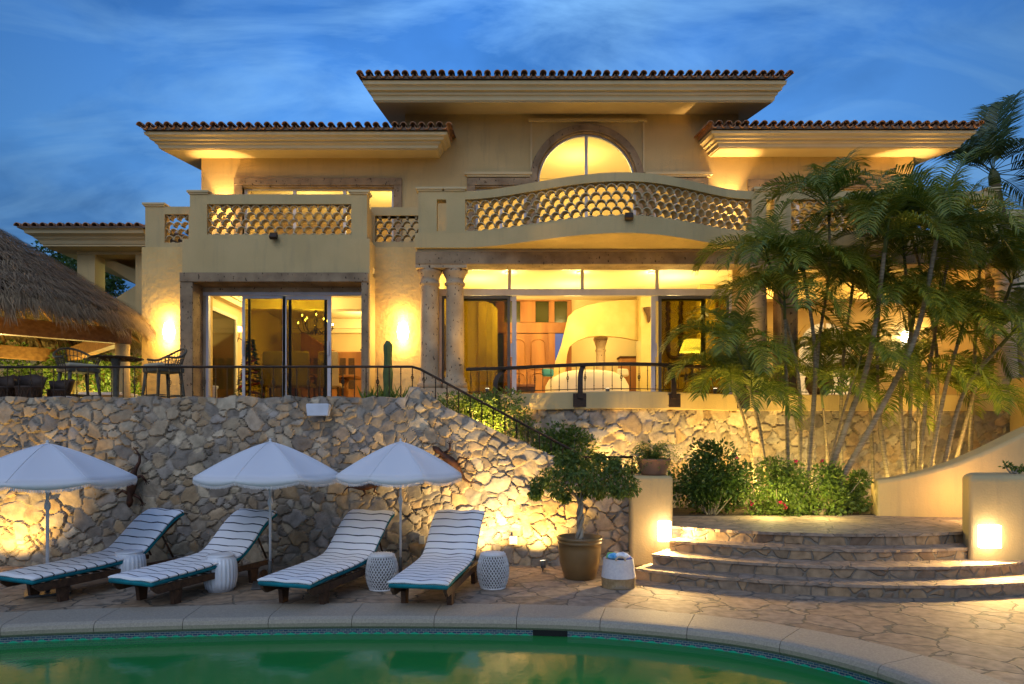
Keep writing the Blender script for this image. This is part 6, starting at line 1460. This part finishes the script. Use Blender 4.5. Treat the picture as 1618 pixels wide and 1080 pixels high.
# slim red decorated tree, small floor stool, scrolled lamp with red shades
xt = thing('holiday_tree', 'slim red ribboned holiday tree just behind the left dining door', 'holiday tree', (PX(396, 15.9), 15.9, 2.745)); m = MB(); rg = random.Random(2)
for i in range(900):
    f = rg.random(); a = rg.uniform(0, 6.28); r_ = (.30*(1 - f) + .02)*rg.uniform(.5, 1); leafquad(m, Vector((PX(396, 15.9) + r_*math.cos(a), 15.9 + r_*math.sin(a), 2.85 + 1.35*f)), Vector((math.cos(a), math.sin(a), -.2)), rv(rg), .1, .03)
m.build('foliage', m_leaf, xt, recalc=False); m = MB()
m.tube([(PX(396, 15.9) + (.27*(1-j/60) + .02)*math.cos(j*.5), 15.9 + (.27*(1-j/60) + .02)*math.sin(j*.5), 2.9 + 1.3*j/60) for j in range(60)], .028, 6); m.build('red_ribbon', M('red ribbon', (.4, .015, .015), None, 4, .5), xt)
wl = thing('shaded_sconce', 'scrolled iron wall lamp with red glowing shades inside the dining room', 'wall lamp', (-6.88, 16.9 + .9, 4.2))
lx, ly2, lz = PX(378, 17.4), 17.4, PZ(520, 17.4)
m = MB(); m.tube([(-6.89, ly2, lz - .3), (lx - .1, ly2, lz - .4), (lx, ly2 - .02, lz - .22), (lx, ly2, lz - .1)], .012, 6); m.tube([(lx - .2, ly2, lz - .05), (lx - .12, ly2, lz - .22), (lx, ly2, lz - .22), (lx + .1, ly2, lz - .3)], .01, 6); m.build('scroll_arm', m_iron, wl)
for dx_, dz_ in ((0, 0), (-.14, .28)): m = MB(); m.lathe([(.09, -.06), (.055, .08)], 14, (lx + dx_, ly2, lz + dz_)); m.build('shade', EM('red glowing shade', (1, .30, .12), 5), wl)
fs = thing('footstool', 'small white footstool inside the left of the dining room door', 'stool', (PX(334, 15.6), 15.6, 2.745)); m = MB(); m.lathe([(.13, .0), (.12, .25), (.15, .3), (.15, .34), (0, .36)], 20, (PX(334, 15.6), 15.6, 2.745)); m.build('body', m_ceram, fs)
# living room: sofa, console, lamp, armchair, art
sf = thing('round_sofa', 'large white curved sofa in the middle of the living room', 'sofa', (PX(932, 16.8), 16.8, 2.745)); sx0, sx1 = PX(862, 16.8), PX(1000, 16.8); mx_ = (sx0+sx1)/2; hw_ = (sx1-sx0)/2
m = MB(); vs = []
for j, (zz_, o) in enumerate(((0, .96), (.05, 1.0), (.55, .98), (.74, .9), (.80, .8))):
    for k in range(25): a = math.pi + math.pi*k/24; vs.append((mx_ + hw_*o*math.cos(a), 17.3 + .9*o*math.sin(a), 2.75 + zz_*(1 - .18*abs(math.cos(a))**4)))
m.add(vs, [(i*25+k, i*25+k+1, (i+1)*25+k+1, (i+1)*25+k) for i in range(4) for k in range(24)], True); o = m.build('backrest', m_sofa, sf) if False else m.build('backrest', M('white upholstery', (.74, .66, .50), (.7, .62, .46), 3, .95), sf); o.modifiers.new('s', 'SOLIDIFY').thickness = .2
m = MB(); m.lathe([(.9, 0), (.95, .3), (.9, .42), (0, .44)], 32, (mx_, 17.5, 2.75)); m.build('seat', o.data.materials[0], sf)
for px, cname, c in ((866, 'teal cushion', (.05, .25, .28)), (985, 'cream cushion', (.7, .6, .4))): m = MB(); m.obox((PX(px, 16.9), 17.0, 3.52), (.3, .12, .2), (R(-12), 0, .3)); m.build('cushion', M(cname, c), sf, bevel=.05, seg=3)
cs_t = thing('console_table', 'dark carved console table beside the left sliding door', 'table', (PX(830, 16.2), 16.2, 2.745)); a, b = PX(812, 16.2), PX(846, 16.2)
MB().box(a, b, 16.0, 16.45, 3.1, 3.16).build('table_top', m_wood, cs_t, bevel=.006); MB().box(a + .03, b - .03, 16.03, 16.42, 2.98, 3.099).build('apron', m_wood_d, cs_t)
for x in (a + .04, b - .08):
    for y in (16.04, 16.38): MB().box(x, x + .04, y, y + .04, 2.745, 2.979).build('leg', m_wood_d, cs_t)
MB().box(a + .03, b - .03, 16.03, 16.42, 2.79, 2.82).build('shelf', m_wood_d, cs_t)
lt = thing('side_table', 'small dark side table under the table lamp', 'table', (PX(1093, 16.6), 16.6, 2.745)); lx, ly3 = PX(1093, 16.6), 16.6
m = MB(); m.lathe([(.2, 0), (.05, .05), (.05, .6), (.28, .65), (.28, .68), (0, .69)], 24, (lx, ly3, 2.75)); m.build('body', m_wood_d, lt)
tl_ = thing('table_lamp', 'table lamp with a lit cream shade behind the right tinted door', 'lamp', (lx, ly3, 3.44)); z1 = PZ(556, 16.6); z2 = PZ(536, 16.6)
m = MB(); m.lathe([(.08, 0), (.07, .03), (.02, .06), (.045, .14), (.02, .22), (.04, .3), (.012, .38), (.01, z1 - 3.44 + .05)], 14, (lx, ly3, 3.445)); m.build('stem', m_iron, tl_)
m = MB(); hw1, hw2 = .26, .17; m.add([(lx - hw1, ly3 - hw1*.7, z1), (lx + hw1, ly3 - hw1*.7, z1), (lx + hw1, ly3 + hw1*.7, z1), (lx - hw1, ly3 + hw1*.7, z1), (lx - hw2, ly3 - hw2*.7, z2), (lx + hw2, ly3 - hw2*.7, z2), (lx + hw2, ly3 + hw2*.7, z2), (lx - hw2, ly3 + hw2*.7, z2)], [(0,1,5,4),(1,2,6,5),(2,3,7,6),(3,0,4,7)]); m.build('lamp_shade', EM('lit cream shade', (1, .85, .5), 2.2), tl_, recalc=False)
point((lx, ly3, (z1+z2)/2), 18, COOLW, .05)
ac = thing('armchair', 'pale armchair behind the right tinted living room door', 'armchair', (PX(1128, 16.4), 16.4, 2.745)); x = PX(1126, 16.3)
MB().box(x - .38, x + .38, 16.1, 16.85, 2.85, 3.15).build('seat', m_linen, ac, bevel=.05, seg=3); MB().box(x - .36, x + .36, 16.75, 16.95, 3.1, 3.75).build('backrest', m_linen, ac, bevel=.07, seg=3)
for s_ in (-1, 1): MB().box(x + s_*.38 - .09, x + s_*.38 + .09, 16.08, 16.8, 2.85, 3.38).build('armrest', m_linen, ac, bevel=.06, seg=3)
wa = thing('wall_carving', 'tall dark carved hanging on the wall behind the table lamp', 'wall art', (PX(1066, 18.2), 18.2, 4)); m = MB()
for sx in (-1, 1): m.tube([(PX(1066, 18.2) + sx*.17 + .02*math.sin(j*2.1), 18.24, PZ(475, 18.2) - 1.35*j/20) for j in range(21)], [.05 + .012*(j % 2) for j in range(21)], 6)
m.tube([(PX(1066, 18.2) + .17*math.cos(a), 18.24, PZ(475, 18.2) - 1.35 + .17*math.sin(a)*-1) for a in [math.pi*k/8 for k in range(9)]], .055, 6); m.build('carving', m_wood_d, wa)
wsc = thing('wall_bracket', 'small dark carved wall bracket beside the living room opening', 'wall ornament', (PX(1024, 17.8), 17.8, 4.9)); m = MB(); m.lathe([(0, -.3), (.04, -.25), (.06, -.1), (.13, .05), (.15, .1), (0, .11)], 14, (PX(1025, 17.8), 17.8, PZ(492, 17.8))); m.build('body', m_wood_d, wsc)
idr = thing('wood_cabinet', 'reddish wooden cabinet at the back of the living room under the curved wall', 'cabinet', (PX(995, 21), 21, 2.745)); MB().box(PX(980, 21), PX(1013, 21), 20.9, 21.4, 2.745, PZ(565, 21)).build('body', m_wood, idr, bevel=.01)
MB().box(PX(980, 21) - .04, PX(1013, 21) + .04, 20.86, 21.44, PZ(565, 21) + .001, PZ(563, 21)).build('top', m_wood_d, idr)
MB().box(PX(955, 21), PX(962, 21), 21.3, 21.45, 3.4, 3.6)
pfm = thing('framed_picture', 'dark framed picture on the left living room wall', 'picture', (-1.58, 16.8, 4.2)); MB().box(-1.598, -1.56, 16.2, 17.4, 3.6, 4.7).build('frame', m_wood_d, pfm, bevel=.01); MB().box(-1.559, -1.555, 16.3, 17.3, 3.7, 4.6).build('canvas', M('muted painting', (.2, .14, .08), (.1, .07, .05), 3), pfm)
# loggia: arched niches and table with chairs, potted palm
for px0_, px1_, lab in ((1262, 1345, 'arched lit window at the back of the right loggia'), (1440, 1500, 'second arched lit window at the back of the right loggia')):
    x0_, x1_ = PX(px0_, 17.35), PX(px1_, 17.35); cx_ = (x0_+x1_)/2; r_ = (x1_-x0_)/2; aw_ = thing('arched_niche', lab, 'window', (cx_, 17.39, 2.77))
    m = MB(); m.prism([(x0_, 2.77), (x1_, 2.77)] + [(cx_ + r_*math.cos(math.pi*k/20), 4.15 + r_*math.sin(math.pi*k/20)) for k in range(21)], 17.37, 17.399); m.build('pane', EM('room light behind curtain', (1, .66, .28), .5, .3), aw_)
    m = MB(); arcring(m, r_, r_ + .1, 17.33, 17.399, 24, cx=cx_, cz=4.15); m.box(x0_ - .1, x0_, 17.33, 17.399, 2.77, 4.15); m.box(x1_, x1_ + .1, 17.33, 17.399, 2.77, 4.15); m.box(cx_ - .025, cx_ + .025, 17.345, 17.369, 2.77, 4.15 + r_); m.build('frame', m_trim, aw_)
gt_ = thing('garden_table', 'dark scrolled iron table on the right loggia behind the palms', 'table', (PX(1325, 14.9), 14.9, 2.765)); x = PX(1325, 14.9); m = MB(); m.lathe([(.4, .70), (.4, .73), (0, .735)], 28, (x, 14.9, 2.767)); m.build('table_top', m_wood, gt_); m = MB()
for k in range(8): a = 2*math.pi*k/8; m.tube([(x + .34*math.cos(a), 14.9 + .34*math.sin(a), 2.767), (x + .12*math.cos(a + .5), 14.9 + .12*math.sin(a + .5), 3.1), (x + .36*math.cos(a), 14.9 + .36*math.sin(a), 3.46)], .014, 5)
m.build('scrolled_base', m_iron, gt_, recalc=False)
lpt = thing('planter_pot', 'round clay pot with a leafy palm on the right loggia', 'plant pot', (PX(1294, 14.0), 14.0, 2.75)); x = PX(1294, 14.0); m = MB(); m.lathe([(.16, 0), (.26, .2), (.27, .38), (.2, .46), (.22, .5), (.19, .5)], 24, (x, 14, 2.752)); m.build('pot', m_terra2, lpt)
palm('small palm growing from the clay pot on the loggia', [(x, 14, 3.15), (x, 14, 3.25), (x + .01, 14, 3.35)], 10, .7, 91, r0=.03, r1=.02, name='potted_palm', group=None, ll=.3)
lps = thing('loggia_sconce', 'bright lamp glowing through the palms on the loggia wall', 'wall lamp', (PX(1434, 17.2), 17.3, 4.3)); m = MB(); m.lathe([(.08, -.2), (.13, 0), (.09, .2)], 16, (PX(1434, 17.2), 17.25, PZ(535, 17.2))); m.build('shade', EM('glowing glass', (1, .85, .55), 9), lps); point((PX(1434, 17.2), 17.0, PZ(535, 17.2)), 14, WARM)

# ================================================================ LAMPS
def downlight(x, y, z, w, label, ang=None):
    t = thing('ceiling_light', label, 'ceiling light', (x, y, z), 'recessed ceiling lights')
    m = MB(); m.lathe([(.05, -.012), (.075, -.012), (.08, -.002), (.05, -.001)], 20, (x, y, z)); m.build('trim_ring', m_trim, t)
    m = MB(); m.lathe([(.0, -.006), (.048, -.006), (.048, -.002)], 16, (x, y, z)); m.build('bulb', EM('lit bulb', (1, .8, .45), 40), t)
    point((x, y, z - .12), w, COOLW, .05)
for i, px in enumerate((803, 916, 1029)): downlight(PX(px, 15.75), 15.75, 5.715, 11, ['small round ceiling light above the left tinted living room door', 'small round ceiling light above the middle of the wide open living room doorway', 'small round ceiling light above the right side of the living room doorway'][i])
downlight(-5.9, 17.0, 5.5, 18, 'small round ceiling light above the left tinted dining room door')
point((1.6, 17.0, 5.1), 80, COOLW, .3); point((0.2, 17.6, 5.1), 40, COOLW, .3); point((2.9, 20.3, 4.9), 50, COOLW, .2); point((3.9, 16.2, 5.1), 90, COOLW, .2)
point((-0.7, 16.4, 5.1), 70, COOLW, .3); point((-5.2, 16.4, 5.2), 80, COOLW, .3); point((-4.2, 19.6, 5.0), 50, COOLW, .3)
for x in (6.3, 8.6): point((x, 15.7, 5.3), 45, WARM, .2)
# upstairs rooms
for x in (-5.5, -3.4, -.2, 4.3, 7.5): point((x, 19.2, 8.0), 42, COOLW, .3)
point((ARX, 19, 9.0), 70, COOLW, .4)
ground_spot(PX(790, 9.45), 9.45, PX(745, 10.2), 10.2, 1.2, 210, 'small ground spotlight behind the right wicker stool, washing the stone wall', 110, col=(1, .70, .30))
ground_spot(PX(-25, 9.55), 9.55, PX(30, 10.2), 10.2, .9, 130, 'small ground spotlight at the far left washing the stone wall', 110)
# wall sconces
def sconce(x, y, z, w, label):
    t = thing('wall_sconce', label, 'wall lamp', (x, y, z), 'glowing wall sconces by the dining room')
    m = MB(); vs = []; n_ = 12
    for zz_, r_ in ((-.17, .10), (0, .13), (.19, .09)):
        for k in range(n_ + 1): a = math.pi + math.pi*k/n_; vs.append((x + r_*math.cos(a), y - .02 + r_*math.sin(a), z + zz_))
    q = n_ + 1; m.add(vs, [(i*q+k, i*q+k+1, (i+1)*q+k+1, (i+1)*q+k) for i in range(2) for k in range(n_)], True); m.build('shade', EM('glowing alabaster', (1, .86, .55), 9), t, recalc=False)
    m = MB(); m.box(x - .05, x + .05, y - .02, y - .002, z - .12, z + .12); m.build('back_plate', m_iron, t)
    point((x, y - .17, z + .30), w, WARM, .05); point((x, y - .17, z - .26), w, WARM, .05)
sconce(PX(268, D1), D1, PZ(524, D1), 20, 'blazing wall sconce left of the dining room doors')
sconce(PX(637, D1), D1, PZ(524, D1), 20, 'blazing wall sconce between the dining room doors and the twin columns')
# balcony uplights washing wall and soffit
for i, px in enumerate((350, 1152, 1428)):
    x = PX(px, 16.45); t = thing('balcony_uplight', ['small uplight at the left corner of the upper left wall', 'small uplight at the inner corner of the right wing, beside the arched window block', 'small uplight at the outer corner of the right wing'][i], 'wall lamp', (x, 16.45, 7.2), 'upper wall uplights')
    m = MB(); m.lathe([(.04, -.08), (.05, -.05), (.055, .04), (.045, .045)], 16, (x, 16.45, 7.25)); m.build('housing', m_trim, t)
    m = MB(); m.lathe([(0, .03), (.044, .03)], 12, (x, 16.45, 7.25)); m.build('lens', EM('lit lens', (1, .85, .55), 25), t); m = MB(); m.box(x - .02, x + .02, 16.5, 16.599, 7.2, 7.28); m.build('bracket', m_trim, t)
    spot((x, 16.45, 7.33), (x, 16.40, 9), 150 if i != 1 else 200, 66, .6, (1, .60, .22), .02)
    point((x, 16.2, 7.35), 22, WARM, .05)
# uplights in planting
ground_spot(PX(1237, 11.9), 11.65, PX(1250, 12.5), 12.6, 2.6, 200, 'garden spotlight glowing among the bougainvillea under the palms', 100, .6)
ground_spot(PX(1185, 12.0), 11.9, PX(1150, 12.6), 12.7, 2.2, 220, 'garden spotlight behind the dark shrub washing the garden wall', 110, .6)
ground_spot(PX(1330, 12.0), 11.8, PX(1340, 12.6), 12.4, 3.6, 330, 'garden spotlight at the foot of the crossing palm stems', 80, .6)
ground_spot(PX(1500, 12.0), 12.0, PX(1480, 12.6), 12.5, 3.4, 260, 'garden spotlight under the right-hand palm clump', 80, .6)
ground_spot(PX(880, 11.9), 11.95, PX(850, 12.6), 12.7, 2.6, 330, 'garden spotlight behind the stair bushes', 120, .6)
ground_spot(PX(980, 11.9), 11.75, PX(1000, 12.6), 12.7, 2.2, 240, 'garden spotlight behind the left step pillar', 120, .6)
ground_spot(PX(770, 12.1), 12.2, PX(800, 13.4), 13.4, 4.5, 280, 'garden spotlight in the bush above the stair', 90, 1.5)
# curved wall light hidden behind right pillar
point((7.2, 10.45, 1.0), 26, (1, .6, .22), .05)

for i, px in enumerate((770, 960, 1130)): ground_spot(PX(px, 13.8), 13.8, PX(px, 13.8), 13.75, 6, 70, ['added fill light on the terrace floor beside the twin columns', 'added fill light on the terrace floor in front of the open living room', 'added fill light on the terrace floor at the right of the living room opening'][i], 120, 2.75)  # added uplights that brighten the underside of the balcony slab
for px, w__ in ((1205, 55), (1300, 45), (1400, 16), (1490, 30)): point((PX(px, 12.4), 12.15, 1.0), w__, (1, .72, .22), .1)  # added bare fill points among the palms, without fittings

# added fill lamps, hidden behind the balustrades, warming the upper facade
for px, y in ((350, 15.3), (520, 15.3), (760, 14.9), (900, 14.6), (1060, 14.6), (1200, 14.9), (1350, 14.9), (1500, 14.9)):
    x = PX(px, y); t = thing('balcony_fill_lamp', 'added fill lamp on the upper balcony floor hidden behind the balustrade', 'fill lamp', (x, y, 6.15), 'added fill lamps on the balcony floor')
    m = MB(); m.lathe([(.06, 0), (.06, .02), (.02, .03), (.02, .1)], 12, (x, y, 6.15)); m.build('base', m_iron, t); m = MB(); m.lathe([(0, .1), (.05, .11), (.055, .2), (0, .23)], 12, (x, y, 6.15)); m.build('globe', EM('lit globe', (1, .75, .35), 6), t)
    point((x, y, 6.5), 9 if px < 600 or px > 1150 else 2.5, WARM, .06)

ground_spot(-9.2, 10.75, -9.9, 12.3, 4.6, 60, 'added fill spotlight on the terrace lighting the palapa eaves', 110, 2.46)  # added source that turns the thatch edge golden

ground_spot(PX(858, 9.7), 9.75, PX(840, 10.2), 10.25, 1.5, 150, 'added fill spotlight left of the big pot washing the stone wall', 130)  # added wash that widens the warm area of the wall

point((PX(1215, 11.0), 11.0, .95), 24, (1, .78, .24), .06); point((PX(1300, 11.0), 11.0, .95), 20, (1, .78, .24), .06)  # added bare points brightening the bougainvillea from in front, without fittings
